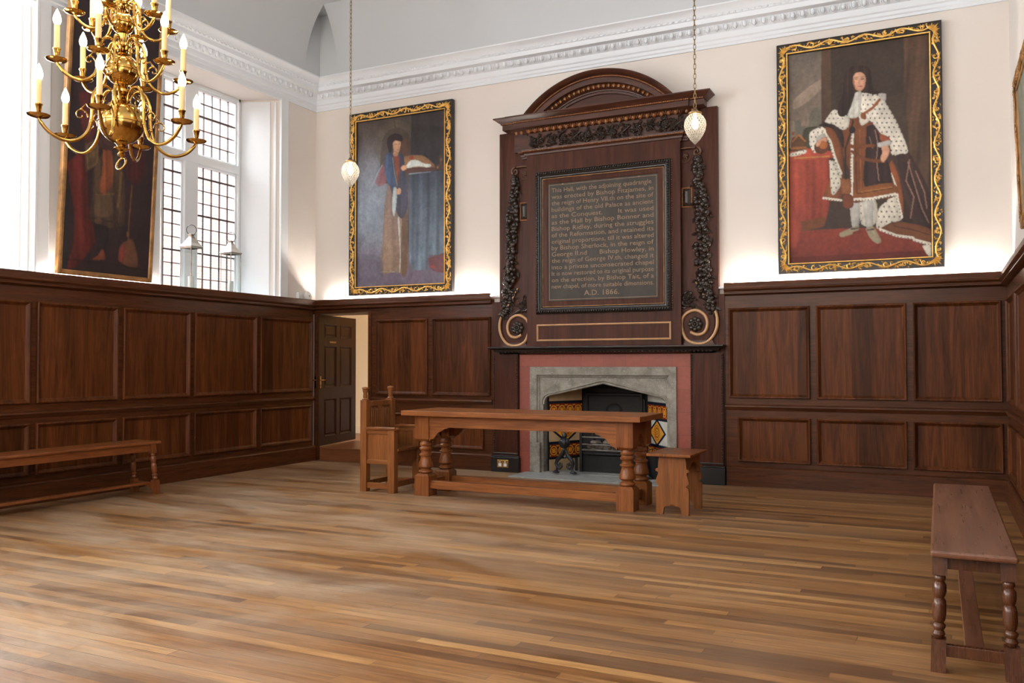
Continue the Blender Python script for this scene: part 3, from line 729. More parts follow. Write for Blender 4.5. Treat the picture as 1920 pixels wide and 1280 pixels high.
cp('slate_field', MB().add([F(3.286, 1.881, .003), F(4.524, 1.881, .003), F(4.524, 3.164, .003), F(3.286, 3.164, .003)], [(0, 1, 2, 3)]), 'slate', parent=bd)
cp('painted_border', MB().ring(F, 3.300, 4.510, 1.895, 3.150, [(0, .0036), (0, .0046), (.005, .0046), (.005, .0036)]).ball(F(3.46, 3.150, .004), (.012, .003, .008), 8, 5).ball(F(4.32, 3.150, .004), (.012, .003, .008), 8, 5), 'letter_gold', parent=bd)
LINES = ["This Hall, with the adjoining quadrangle", "was erected by Bishop Fitzjames, in", "the reign of Henry VII.\u1d57\u02b0 on the site of".replace('\u1d57\u02b0', 'th'),
         "buildings of the old Palace as ancient", "as the Conquest.       It was used", "as the Hall by Bishop Bonner and", "Bishop Ridley, during the struggles",
         "of the Reformation, and retained its", "original proportions, till it was altered", "by Bishop Sherlock, in the reign of", "George II.nd      Bishop Howley, in",
         "the reign of George IV.th, changed it", "into a private unconsecrated chapel", "It is now restored to its original purpose", "on the erection, by Bishop Tait, of a", "new chapel, of more suitable dimensions."]
txt = MB()
def textline(s, x0, x1, zb, size, weight=.0):
    cu = bpy.data.curves.new('t', 'FONT'); cu.body = s; cu.size = size; cu.offset = weight; cu.resolution_u = 2
    ob = bpy.data.objects.new('t', cu); COL.objects.link(ob)
    bpy.context.view_layer.update()
    me = bpy.data.meshes.new_from_object(ob.evaluated_get(bpy.context.evaluated_depsgraph_get()))
    vs = np.array([v.co[:] for v in me.vertices]); fs = [tuple(p.vertices) for p in me.polygons]
    bpy.data.objects.remove(ob); bpy.data.curves.remove(cu); bpy.data.meshes.remove(me)
    a, b = vs[:, 0].min(), vs[:, 0].max(); k = (x1-x0)/(b-a)
    txt.add([F(x0+(v[0]-a)*k, zb+v[1], .0042) for v in vs], fs)
zt0, dz = 3.085, (3.085-2.037)/15
for i, s in enumerate(LINES): textline(s, 3.330, 4.475 if i else 4.455, zt0-i*dz-.018, .068, .0002)
textline("A.D. 1866.", 3.705, 4.10, 1.935, .078, .0004)
cp('inscription', txt, 'letter_gold', parent=bd)
# lower panel
q = MB().ring(F, 3.150, 4.655, 1.449, 1.632, [(0, 0), (.0, .012), (.010, .016), (.018, .010), (.020, .0)])
cp('lower_panel_moulding', q, 'volute_gold', 30)
# architrave, frieze, cornice
q = MB().usweep(2.975, 4.81, -.058, [(.0, 3.478), (.020, 3.482), (.024, 3.500), (.034, 3.505), (.036, 3.525), (.050, 3.535), (.060, 3.548), (.062, 3.560), (.0, 3.562)])
q.usweep(3.075, 4.710, -.058, [(.0, 3.470), (.055, 3.472), (.060, 3.500), (.072, 3.505), (.074, 3.525), (.088, 3.538), (.098, 3.550), (.10, 3.566), (.0, 3.568)])
arc = cp('architrave', q, 'mahogany_x', 30)
q = MB(); bead_line(q, (2.925, -.122, 3.546), (3.0, -.122, 3.546), .018, .007, 1.3); bead_line(q, (2.99, -.158, 3.546), (4.80, -.158, 3.546), .018, .007, 1.3); bead_line(q, (4.80, -.122, 3.546), (4.865, -.122, 3.546), .018, .007, 1.3)
cp('bead_row', q, 'egg_gilt', 60, parent=arc)
cp('frieze_block', MB().box(3.05, 4.737, -.115, -.058, 3.56, 3.76).box(2.86, 4.93, -.085, -.058, 3.56, 3.76), 'mahogany_x')
q = MB().usweep(2.90, 4.886, -.058, [(.0, 3.735), (.020, 3.738), (.028, 3.752), (.045, 3.760), (.070, 3.790), (.085, 3.795), (.135, 3.798), (.135, 3.852), (.150, 3.858), (.150, 3.868), (.172, 3.880), (.205, 3.905), (.215, 3.910), (.215, 3.922), (.0, 3.926)])
q.usweep(3.075, 4.710, -.058, [(.0, 3.733), (.050, 3.736), (.058, 3.750), (.075, 3.758), (.100, 3.788), (.115, 3.793), (.160, 3.796), (.160, 3.850), (.172, 3.856), (.172, 3.866), (.190, 3.878), (.222, 3.903), (.232, 3.908), (.232, 3.920), (.0, 3.926)])
co = cp('cornice', q, 'mahogany_x', 28)
q = MB()
def egg(q, c, r=.021, M=None): q.ball(c, (r*.8, r*.6, r), 9, 6, M)
n = 23
for i in range(n):
    x = 3.03+(4.757-3.03)*(i+.5)/n; egg(q, (x, -.148, 3.772)); q.ball((x+.0375, -.146, 3.772), (.005, .006, .018), 5, 4)
    q.tube([(x-.024, -.160, 3.790), (x-.021, -.150, 3.762), (x, -.140, 3.745), (x+.021, -.150, 3.762), (x+.024, -.160, 3.790)], .004, 5)
for x in (2.90, 2.965, 4.825, 4.89): egg(q, (x, -.118, 3.774))
cp('egg_and_dart', q, 'egg_gilt', 60, parent=co)
q = MB(); bead_line(q, (2.765, -.208, 3.863), (3.02, -.208, 3.863), .02, .008, 1.3); bead_line(q, (2.91, -.232, 3.861), (4.875, -.232, 3.861), .02, .008, 1.3); bead_line(q, (4.88, -.208, 3.863), (5.02, -.208, 3.863), .02, .008, 1.3)
cp('bead_row', q, 'egg_gilt', 60, parent=co)
# segmental pediment
R0, zc0 = 1.125, 3.170; a0 = math.acos((3.92-zc0)/R0)
def arcpts(r, y, zcut=3.905, n=49):
    zb = max(-1., min(1., (zcut-zc0)/r)); a = math.acos(zb)
    return [(CX+r*math.sin(-a+2*a*i/(n-1)), y, zc0+r*math.cos(-a+2*a*i/(n-1))) for i in range(n)]
pp = [(R0, -.001), (R0, -.272), (R0-.012, -.275), (R0-.030, -.262), (R0-.050, -.240), (R0-.056, -.225), (R0-.072, -.225), (R0-.078, -.215), (R0-.128, -.212), (R0-.130, -.160), (R0-.165, -.135), (R0-.180, -.120), (R0-.190, -.118), (R0-.192, -.100), (R0-.215, -.098), (R0-.218, -.080)]
q = MB().psweep([arcpts(r, y) for r, y in pp]); pd = cp('pediment', q, 'mahogany_x', 28)
q = MB(); ar = R0-.219; P = arcpts(ar, -.080); q.add([p for p in P], [tuple(range(len(P)))]); cp('tympanum', q, 'mahogany_x', parent=pd)
q = MB(); re = R0-.148; am = math.acos((3.935-zc0)/re); n = 23
for i in range(n):
    a = -am+2*am*(i+.5)/n; M = Matrix.Rotation(a, 4, 'Y'); egg(q, (CX+re*math.sin(a), -.158, zc0+re*math.cos(a)), .022, M)
    a2_ = a+am/n; q.ball((CX+re*math.sin(a2_), -.150, zc0+re*math.cos(a2_)), (.005, .006, .018), 5, 4, Matrix.Rotation(a2_, 4, 'Y'))
cp('egg_and_dart', q, 'egg_gilt', 60, parent=pd)
q = MB(); rb = R0-.064; am = math.acos((3.93-zc0)/rb); n = 100
for i in range(n): a = -am+2*am*(i+.5)/n; q.ball((CX+rb*math.sin(a), -.228, zc0+rb*math.cos(a)), (.009, .006, .007), 6, 4)
cp('bead_row', q, 'egg_gilt', 60, parent=pd)
# carved frieze of scrolling leaves and roses
def rosette(q, c, r, nrm_y=-1, petals=6, depth=.018):
    q.ball((c[0], c[1]-depth, c[2]), (r*.26, depth*.6, r*.26), 9, 6)
    for ring_, rr, pr in ((0, .62, .36), (1, .36, .26)):
        for k in range(petals):
            a = 2*PI*k/petals+ring_*.5
            q.ball((c[0]+r*rr*math.cos(a), c[1]-depth*(.55+.35*ring_), c[2]+r*rr*math.sin(a)), (r*pr, depth*.7, r*pr), 8, 5)
def spiral(q, c, r, turns, a0_, w, y, sgn=1, n=26, w2=.4):
    pts = []; rr = []
    for i in range(n):
        f = i/(n-1); a = a0_+sgn*turns*2*PI*f; k = r*(1-.82*f); pts.append((c[0]+k*math.cos(a), y, c[1]+k*math.sin(a))); rr.append(w*(1-(1-w2)*f))
    q.tube(pts, rr, 7); return pts
def leaf(q, p, ang, L, w, y, th=.010):
    """pointed carved leaf with a midrib"""
    ca, sa = math.cos(ang), math.sin(ang)
    out = [(0, 0), (.25, .8), (.5, 1.), (.8, .55), (1., 0), (.8, -.55), (.5, -1.), (.25, -.8)]
    vs = [(p[0]+L*a*ca-w*b*.5*sa, y-(.35*th), p[1]+L*a*sa+w*b*.5*ca) for a, b in out]+[(p[0]+L*.5*ca, y-th*1.6, p[1]+L*.5*sa), (p[0]+L*.05*ca, y-th, p[1]+L*.05*sa)]
    q.add(vs, [(0, 1, 9), (1, 2, 8, 9), (2, 3, 8), (3, 4, 8), (4, 5, 8), (5, 6, 8), (6, 7, 9, 8), (7, 0, 9), (7, 6, 5, 4, 3, 2, 1, 0)])
r3 = random.Random(11)
q = MB(); zf = 3.650; yf = -.130
n = 6
for i in range(n):
    x = 3.19+(4.60-3.19)*i/(n-1); sg = 1 if i % 2 else -1
    pts = spiral(q, (x, zf), .068, .95, PI*.5*sg, .009, yf, sg)
    rosette(q, (x, yf, zf), .036, petals=6, depth=.020)
    for p in pts[::2]: leaf(q, (p[0], p[2]), r3.uniform(0, 2*PI), .042, .028, yf-.008)
    for p in pts[::4]: q.ball((p[0], yf-.012, p[2]), (.013, .010, .013), 7, 5)
    spiral(q, (x+.14, zf-.03*sg), .045, 1.1, -PI*.5*sg, .009, yf, -sg)
    for k in range(10): leaf(q, (x+.14+r3.uniform(-.05, .05), zf+r3.uniform(-.068, .068)), r3.uniform(0, 2*PI), .05, .03, yf-.004)
    for k in range(6): a = r3.uniform(0, 2*PI); leaf(q, (x+.058*math.cos(a), zf+.052*math.sin(a)), a+r3.uniform(-1, 1), .045, .028, yf-.004)
    q.tube([(x+.06, yf, zf-.05*sg), (x+.14, yf-.01, zf), (x+.20, yf, zf+.05*sg)], [.008, .012, .007], 7)
    for k in range(7): leaf(q, (x+.12+r3.uniform(-.04, .05), zf+r3.uniform(-.055, .055)), r3.uniform(0, 2*PI), .046, .026, yf-.006)
for x in (3.10, 4.69):
    for k in range(12): leaf(q, (x+r3.uniform(-.02, .02), zf+r3.uniform(-.06, .06)), r3.uniform(0, 2*PI), .05, .03, yf-.006)
    rosette(q, (x, yf, zf-.03), .03)
cp('frieze_carving', q, 'carved', 40)
# volutes (right, mirrored left)
VP = [(330, 290), (350, 310), (430, 450), (540, 600), (590, 700), (602, 790), (590, 870), (555, 950), (480, 1025), (370, 1048), (250, 1010), (190, 920), (170, 800), (205, 705), (300, 648), (380, 655), (450, 705), (483, 790), (468, 880), (420, 930), (350, 938), (280, 905)]
def smooth_path(P, k=5):
    out = []
    for i in range(len(P)-1):
        p0, p1, p2, p3 = P[max(0, i-1)], P[i], P[i+1], P[min(len(P)-1, i+2)]
        for j in range(k):
            t_ = j/k; out.append(tuple(.5*((2*b)+(-a+c_)*t_+(2*a-5*b+4*c_-d)*t_*t_+(-a+3*b-3*c_+d)*t_**3) for a, b, c_, d in zip(p0, p1, p2, p3)))
    out.append(P[-1]); return out
vpth = smooth_path([((x-339)*.000847, -(y-800)*.00084) for x, y in VP])
def volute(sg):
    cx, cz = CX+sg*1.0, 1.612
    base = cp('volute', MB().prism([(cx+sg*x, cz+z) for x, z in [(.24*math.cos(a)*.8, .208*math.sin(a)) for a in [2*PI*k/28 for k in range(28)]]], back(-.06), 0, .014), 'mahogany')
    q = MB(); n = len(vpth)
    w = [.005+.012*min(1, i/25) for i in range(n)]
    q.tube([(cx+sg*x, -.082, cz+z) for x, z in vpth], w, 8)
    cp('scroll_band', q, 'volute_gold', 50, parent=base)
    q = MB()
    for k in range(8):
        a = 2*PI*k/8; q.ball((cx+.052*math.cos(a), -.088, cz+.052*math.sin(a)-.01), (.026, .018, .026), 9, 6)
        q.ball((cx+.026*math.cos(a+.4), -.100, cz+.026*math.sin(a+.4)-.01), (.014, .010, .014), 8, 5)
    q.ball((cx, -.104, cz-.01), .012, 8, 6); cp('rosette', q, 'carved', 50, parent=base)
    q = MB(); yy = -.075     # acanthus beside the volute
    ax_ = cx-sg*.10; spiral(q, (ax_-sg*-.02, cz+.27), .055, 1.2, PI*.2, .012, yy, sg); spiral(q, (ax_-sg*.02, cz+.20), .045, 1., -PI*.3, .011, yy, -sg)
    q.tube([(ax_-sg*.02, yy, cz+.26), (ax_-sg*.035, yy, cz+.20), (ax_+sg*.0, yy, cz+.175), (ax_+sg*.09, yy, cz+.18), (ax_+sg*.16, yy, cz+.14), (ax_+sg*.19, yy, cz+.06)], [.014, .018, .018, .012, .009, .004], 8)
    for k in range(26):
        f = k/25; px_, pz_ = ax_-sg*.01+sg*f*f*.10+r3.uniform(-.045, .045)*(1-f*.6), cz+.32-.15*f+r3.uniform(-.01, .01)
        leaf(q, (px_, pz_), r3.uniform(0, 2*PI), .05, .028, yy-.006)
    q.ball((ax_+sg*.08, yy-.01, cz+.262), .014, 8, 6); q.ball((ax_+sg*.11, yy-.01, cz+.235), .012, 8, 6)
    cp('acanthus', q, 'carved', 40, parent=base)
    # upper console scroll
    ux, uz = CX+sg*1.025, 3.352
    q = MB(); q.tube([(CX+sg*.865, -.08, 3.40), (CX+sg*.95, -.08, 3.402), (CX+sg*1.01, -.08, 3.398)], [.010, .012, .013], 8)
    spiral(q, (ux, uz), .048, 1.35, PI*.5, .013, -.08, -sg, 30, .6)
    up_ = cp('upper_scroll', q, 'carved_brown', 50)
    q = MB(); rosette(q, (CX+sg*.905, -.062, 3.325), .034, depth=.014); q.tube([(CX+sg*(.87+.0), -.065, 3.27), (CX+sg*.90, -.065, 3.255), (CX+sg*.94, -.065, 3.27), (CX+sg*.955, -.065, 3.30)], .008, 6)
    cp('small_rosette', q, 'carved_brown', 50)
    jx = CX+sg*.918
    cp('jewel_block', MB().ring(back(-.06), jx-.056, jx+.056, 2.795, 3.000, [(0, 0), (0, .012), (.008, .016), (.014, .010)]), 'egg_gilt')
    cp('jewel', MB().ring(back(-.06), jx-.042, jx+.042, 2.809, 2.986, [(0, .004), (.002, .012), (.030, .030)], cap=True), 'carved')
    # garland
    gp = [(1.030, 3.285), (1.035, 3.15), (1.050, 2.95), (1.062, 2.75), (1.072, 2.50), (1.080, 2.25), (1.092, 2.05), (1.115, 1.93), (1.145, 1.83), (1.165, 1.755)]
    gs = smooth_path(gp, 6); q = MB(); N = len(gs)
    for i, (gx, gz) in enumerate(gs):
        f = i/(N-1); wd = (.022+.052*min(1, f*3.2)) if f < .75 else .074-.05*(f-.75)/.25
        cx_ = CX+sg*gx
        for k in range(4):
            r_ = r3.uniform(.019, .031)*(1 if f < .8 else .85); q.ball((cx_+r3.uniform(-wd, wd)*.9, -.060-r3.uniform(.012, .045), gz+r3.uniform(-.018, .018)), (r_, r_*.8, r_), 9, 6)
        for k in range(3): leaf(q, (cx_+r3.uniform(-wd, wd), gz+r3.uniform(-.02, .02)), -PI/2+r3.uniform(-1.3, 1.3), .058, .034, -.072-r3.uniform(0, .016))
    for k in range(3): leaf(q, (CX+sg*1.165, 1.775), -PI/2+sg*(.2+.5*k), .10, .045, -.07)
    cp('garland', q, 'carved', 50)
for sg in (-1, 1): volute(sg)
for sg in (-1, 1): cp('volute_base', MB().prism([(sg*x+CX, z) for x, z in ((1.2, 1.39), (.87, 1.39), (.90, 1.44), (1.17, 1.44))], back(-.06), 0, .03), 'mahogany_x')
# socket on the left plinth
so = thing('wall_socket', 'brass double plug socket on the black plinth left of the fireplace', 'socket', (2.728, -.116, .093))
MB().box(-.070, .070, -.006, .0, -.042, .042).build('face_plate', 'brass', so, bevel=.002)
for sx in (-.032, .032): MB().box(sx-.018, sx+.018, -.011, -.005, -.030, .005).box(sx-.006, sx+.006, -.014, -.005, .012, .028).build('plug_outlet', 'white_plastic', so)
cp('shadow_strip', MB().box(2.567, 2.660, -.058, -.002, 0.0, 1.90), 'mahogany')  # dark strips added for the shadow in the gaps beside the panelling
cp('shadow_strip', MB().box(5.124, 5.183, -.056, -.002, 0.0, 1.90), 'mahogany')
# ------------------------------------------------------------------ paintings
def lin(c): return np.array([((x/255)/12.92 if x/255 <= .04045 else ((x/255+.055)/1.055)**2.4) for x in c])
class Painter:
    def __init__(s, quad, nu, nv, bg):
        s.q = [np.array(p, float) for p in quad]; s.nu, s.nv = nu, nv
        U, V = np.meshgrid(np.linspace(0, 1, nu+1), np.linspace(0, 1, nv+1)); s.U, s.V = U, V
        TL, TR, BR, BL = s.q
        P = ((1-U)*(1-V))[..., None]*TL+(U*(1-V))[..., None]*TR+(U*V)[..., None]*BR+((1-U)*V)[..., None]*BL
        s.X, s.Y = P[..., 0], P[..., 1]; s.C = np.zeros(U.shape+(3,))+lin(bg); s.rs = np.random.RandomState(4)
    def fields(s, k):      # smooth value noise
        g = s.rs.rand(k+2, k+2); x = s.U*k; y = s.V*k; xi = x.astype(int); yi = y.astype(int); fx = x-xi; fy = y-yi
        fx = fx*fx*(3-2*fx); fy = fy*fy*(3-2*fy)
        return g[yi, xi]*(1-fx)*(1-fy)+g[yi, xi+1]*fx*(1-fy)+g[yi+1, xi]*(1-fx)*fy+g[yi+1, xi+1]*fx*fy
    def put(s, m, col, a=1., col2=None, axis='y'):
        if not m.any(): return
        c = lin(col)
        if col2 is not None:
            t_ = s.Y if axis == 'y' else s.X; lo, hi = t_[m].min(), t_[m].max(); f = ((t_-lo)/(hi-lo+1e-6))[..., None]
            c = c*(1-f)+lin(col2)*f
            s.C[m] = s.C[m]*(1-a)+c[m]*a
        else: s.C[m] = s.C[m]*(1-a)+c*a
    def inside(s, P):
        ins = np.zeros(s.X.shape, bool); n = len(P); j = n-1
        for i in range(n):
            xi, yi = P[i]; xj, yj = P[j]
            cond = ((yi > s.Y) != (yj > s.Y))
            with np.errstate(divide='ignore', invalid='ignore'): ins ^= cond & (s.X < (xj-xi)*(s.Y-yi)/((yj-yi) or 1e-9)+xi)
            j = i
        return ins
    def poly(s, P, col, col2=None, a=1., axis='y', curve=True):
        Q = smooth_path(list(P)+[P[0]], 4)[:-1] if curve else P
        m = s.inside(Q); s.put(m, col, a, col2, axis)
        if curve and a == 1. and m.sum() > 40: s.volume(m)
        return m
    @staticmethod
    def blur(a, r):
        for ax_ in (0, 1):
            b = np.cumsum(np.concatenate([np.repeat(a.take([0], ax_), r+1, ax_), a, np.repeat(a.take([-1], ax_), r, ax_)], ax_), axis=ax_); n = a.shape[ax_]
            a = (b.take(range(2*r+1, 2*r+1+n), ax_)-b.take(range(0, n), ax_))/(2*r+1)
        return a
    def volume(s, m):
        r = int(max(2, min(9, math.sqrt(m.sum())/7))); k = s.blur(s.blur(m.astype(float), r), r); gx = np.gradient(k, axis=1)*r
        f = .62+.46*np.clip(k*1.05, 0, 1)-.9*gx*-1*.35; s.C[m] *= np.clip(f, .45, 1.3)[m][:, None]
    def ell(s, cx, cy, rx, ry, col, a=1.): m = ((s.X-cx)/rx)**2+((s.Y-cy)/ry)**2 < 1; s.put(m, col, a); return m
    def line(s, P, w, col, a=1.):
        for (x0, y0), (x1, y1) in zip(P, P[1:]):
            dx, dy = x1-x0, y1-y0; L = dx*dx+dy*dy+1e-9; t_ = np.clip(((s.X-x0)*dx+(s.Y-y0)*dy)/L, 0, 1)
            s.put((s.X-x0-t_*dx)**2+(s.Y-y0-t_*dy)**2 < w*w, col, a)
    def folds(s, m, k, amp, slant=0.):
        f = 1+amp*np.sin((s.X+slant*s.Y)*k+4*s.fields(4))+amp*.5*np.sin((s.X+slant*s.Y)*k*2.7+3*s.fields(5)); s.C[m] *= f[m][:, None]
    def dots(s, m, step, r, col):
        gx, gy = s.X/step, s.Y/step; row = np.floor(gy); ox = gx+.5*(row % 2)
        d = ((ox-np.floor(ox)-.5)*step)**2+((gy-row-.5)*step*.8)**2
        s.put(m & (d < r*r), col)
    def teeth(s, P, w, step, c1, c2):
        s.line(P, w, c1)
        for (x0, y0), (x1, y1) in zip(P, P[1:]):
            L = math.hypot(x1-x0, y1-y0); n = int(L/step)
            for i in range(n):
                f = (i+.5)/max(n, 1); cx, cy = x0+(x1-x0)*f, y0+(y1-y0)*f; s.ell(cx+w*.6*(y1-y0)/L*-1, cy+w*.6*(x1-x0)/L*-1*-1, w*.42, w*.42, c2)
    def mottle(s, amp=.18):
        s.C = .45*s.C+.55*s.blur(s.C, 1)
        f = 1+amp*(s.fields(7)-.5)+amp*(s.fields(24)-.5)+amp*.6*(s.fields(70)-.5); s.C *= f[..., None]
    def mesh(s, name, mp, u0, u1, v0, v1, mat, parent):
        nu, nv = s.nu, s.nv
        vs = [mp(u0+(u1-u0)*i/nu, v1-(v1-v0)*j/nv, 0.) for j in range(nv+1) for i in range(nu+1)]
        fs = [(j*(nu+1)+i, j*(nu+1)+i+1, (j+1)*(nu+1)+i+1, (j+1)*(nu+1)+i) for j in range(nv) for i in range(nu)]
        me = bpy.data.meshes.new(name); me.from_pydata(vs, [], fs); me.materials.append(MATS[mat])
        at = me.color_attributes.new('paint', 'FLOAT_COLOR', 'POINT')
        c = np.ones((len(vs), 4), np.float32); c[:, :3] = np.clip(s.C.reshape(-1, 3), 0, 1); at.data.foreach_set('color', c.ravel())
        o = bpy.data.objects.new(name, me); COL.objects.link(o); o.parent = parent; return o

def scrollwork(q, mp, u0, u1, v0, v1, w, h, per=.165, seed=1):
    """gilded foliage running round a frame of width w"""
    r_ = random.Random(seed)
    sides = [((u0, v0), (1, 0), (0, 1), u1-u0), ((u1, v0), (0, 1), (-1, 0), v1-v0), ((u1, v1), (-1, 0), (0, -1), u1-u0), ((u0, v1), (0, -1), (1, 0), v1-v0)]
    for (ox, oy), (dx, dy), (nx, ny), L in sides:
        def P(s_, t_, hh=0.): return mp(ox+dx*s_+nx*t_, oy+dy*s_+ny*t_, h+hh)
        upv = Vector(mp(0, 0, 1))-Vector(mp(0, 0, 0))
        n = max(2, int(round((L-2*w)/per))); p_ = (L-2*w)/n
        pts = []
        for i in range(n*10+1):
            s_ = w+i*p_/10; pts.append(P(s_, w*.5+w*.28*math.sin(2*PI*i/10*.5)))
        q.tube(pts, .0088, 5, up=upv)
        for i in range(n):
            sg = 1 if i % 2 == 0 else -1; s0 = w+(i+.5)*p_; c_ = (s0, w*.5-sg*w*.06)
            cur = []
            for k in range(13):
                f = k/12; a = sg*(PI*.1+2*PI*.85*f); R_ = w*.36*(1-.72*f); cur.append(P(c_[0]+R_*math.cos(a), c_[1]+R_*math.sin(a)))
            q.tube(cur, [.0095-.0045*k/12 for k in range(13)], 5, up=upv)
            for k in range(14):
                a = r_.uniform(0, 2*PI); s1, t1 = s0+r_.uniform(-.5, .5)*p_, w*.5+r_.uniform(-.30, .30)*w; Lf = w*r_.uniform(.34, .55)
                ca, sa = math.cos(a), math.sin(a)
                def Q(x, y, hh): return P(s1+x*ca-y*sa, min(w*.93, max(w*.06, t1+x*sa+y*ca)), hh)
                q.add([Q(0, 0, 0), Q(Lf*.45, Lf*.30, 0), Q(Lf, Lf*.1, -.002), Q(Lf*.5, -Lf*.18, 0), Q(Lf*.45, 0, .007)], [(0, 1, 4), (1, 2, 4), (2, 3, 4), (3, 0, 4)])
        for k in range(9):      # corner leaves
            a = PI/4+(k-4)*.36; Lf = w*(1.0 if k % 2 == 0 else .78); ca, sa = math.cos(a), math.sin(a); c0 = w*.20 if True else 0
            def Q(x, y, hh):
                X_, Y_ = w*.92-(x*ca-y*sa), w*.92-(x*sa+y*ca); return P(max(.004, X_), max(.004, Y_), hh)
            q.add([Q(0, 0, 0), Q(Lf*.5, Lf*.14, 0), Q(Lf, 0, -.001), Q(Lf*.5, -Lf*.14, 0), Q(Lf*.5, 0, .010)], [(0, 1, 4), (1, 2, 4), (2, 3, 4), (3, 0, 4)])
def gilt_frame(root, mp, u0, u1, v0, v1, w, seed):
    fr = MB().ring(mp, u0, u1, v0, v1, [(0, -.045), (0, .010), (.006, .016), (.012, .012), (w-.020, .008), (w-.016, .014), (w-.002, .002), (w, -.004), (w, -.03)]).build('frame', 'frame_black', root, smooth=30)
    q = MB(); scrollwork(q, mp, u0+.008, u1-.008, v0+.008, v1-.008, w-.026, .014, seed=seed); q.build('gilded_scrollwork', 'gilt', fr, smooth=50)
    MB().ring(mp, u0, u1, v0, v1, [(w-.018, .012), (w-.014, .020), (w-.006, .018), (w-.003, .008)]).build('gilt_slip', 'gilt', fr, smooth=40)

# king portrait on the right
pr = thing('framed_portrait', 'large portrait of a robed figure in ermine beside a red table, gilt frame', 'painting', (6.432, -.03, 2.066), 0, None)
hw_, hh_ = .724, 1.123
mpR = lambda u, v, h: (u, -.025-h, v)
gilt_frame(pr, mpR, -hw_, hw_, 0., 2*hh_, .108, 5)
A = Painter([(314, 236), (925, 147), (935, 1106), (320, 1137)], 250, 390, (66, 52, 42))
A.poly([(310, 230), (466, 205), (468, 640), (310, 640)], (96, 88, 80), (140, 122, 106), curve=False)
m_ = A.inside([(310, 230), (466, 205), (468, 520), (310, 520)]); A.C[m_] *= (1+.45*(A.fields(6)-.5))[m_][:, None]
A.poly([(340, 430), (400, 380), (466, 340), (466, 380), (400, 440), (340, 470)], (168, 146, 126), a=.5)
A.poly([(340, 640), (345, 520), (372, 515), (375, 545), (410, 540), (412, 490), (440, 462), (466, 460), (466, 640)], (104, 98, 86), curve=False)
A.poly([(380, 640), (385, 560), (440, 545), (466, 560), (466, 640)], (62, 60, 46))
A.poly([(466, 205), (508, 200), (510, 640), (466, 640)], (84, 62, 46), (66, 48, 36), curve=False)
A.poly([(508, 200), (820, 160), (820, 400), (510, 480)], (58, 46, 38), curve=False)
m_ = A.poly([(822, 160), (930, 140), (935, 1000), (850, 700), (826, 400)], (88, 64, 48), (70, 52, 40), curve=False); A.folds(m_, .09, .22, .1)
A.ell(890, 370, 46, 110, (96, 70, 52), .35)
A.poly([(470, 640), (830, 640), (830, 1000), (470, 1000)], (62, 46, 38), curve=False)
A.poly([(318, 1000), (560, 985), (720, 980), (890, 1050), (936, 1100), (936, 1140), (318, 1140)], (132, 54, 40), (112, 44, 33), curve=False)
A.poly([(318, 1110), (936, 1078), (936, 1140), (318, 1140)], (96, 34, 24), curve=False)
m_ = A.poly([(316, 690), (500, 676), (482, 960), (365, 985), (360, 1050), (316, 1020)], (146, 62, 44), (122, 50, 36)); A.folds(m_, .07, .2, -.02)
A.poly([(370, 955), (482, 935), (480, 975), (372, 1000)], (108, 62, 34), curve=False)
A.poly([(316, 655), (410, 640), (520, 655), (515, 680), (316, 694)], (164, 70, 50)); A.poly([(316, 860), (340, 900), (375, 980), (350, 1062), (316, 1050)], (152, 64, 46))
A.line([(345, 682), (500, 674)], 3, (176, 122, 60))
A.poly([(328, 650), (330, 600), (350, 590), (390, 595), (395, 645), (360, 655)], (84, 54, 30)); A.line([(335, 610), (362, 580), (392, 608)], 4, (150, 96, 48)); A.line([(330, 640), (394, 636)], 5, (140, 88, 44)); A.ell(337, 575, 6, 8, (130, 60, 40))
A.poly([(320, 662), (392, 646), (394, 660), (350, 672), (320, 674)], (210, 204, 190)); A.dots(A.inside([(320, 658), (394, 648), (394, 662), (320, 676)]), 14, 2.6, (60, 45, 40))
# mantle behind
m_ = A.poly([(790, 640), (838, 655), (880, 725), (915, 800), (930, 870), (930, 990), (860, 968), (812, 945), (800, 780)], (58, 38, 34), (46, 30, 28)); A.folds(m_, .07, .25, -.35)
for P_ in ([(845, 690), (830, 780), (862, 850), (848, 940)], [(870, 740), (905, 830), (915, 900)], [(838, 700), (895, 900), (922, 960)]): A.line(P_, 2.6, (150, 116, 100), .7)
A.poly([(716, 985), (790, 958), (860, 966), (930, 990), (930, 1046), (860, 1024), (790, 1010)], (112, 66, 40)); A.line([(780, 975), (860, 992), (925, 1012)], 2, (70, 40, 26))
A.teeth([(722, 990), (790, 1016), (858, 1026)], 6, 13, (218, 210, 194), (60, 45, 40)); A.teeth([(862, 1034), (928, 1052)], 6, 13, (218, 210, 194), (60, 45, 40))
A.poly([(895, 1060), (930, 1056), (932, 1104), (915, 1096)], (205, 198, 184))
m_ = A.poly([(733, 690), (780, 740), (800, 820), (815, 938), (760, 962), (706, 985), (716, 900), (760, 850), (745, 760)], (214, 208, 192)); A.folds(m_, .07, .08, -.2); A.dots(m_, 22, 3.2, (60, 48, 42))
m_ = A.poly([(772, 690), (800, 760), (818, 860), (816, 935), (806, 900), (790, 800), (760, 720)], (132, 72, 38)); A.teeth([(745, 700), (775, 780), (800, 880), (812, 938)], 5, 13, (222, 214, 198), (50, 36, 32))
A.poly([(632, 865), (700, 860), (704, 960), (640, 966)], (196, 190, 176)); A.dots(A.inside([(632, 865), (640, 865), (650, 960), (636, 960)]), 16, 2.6, (60, 48, 42))
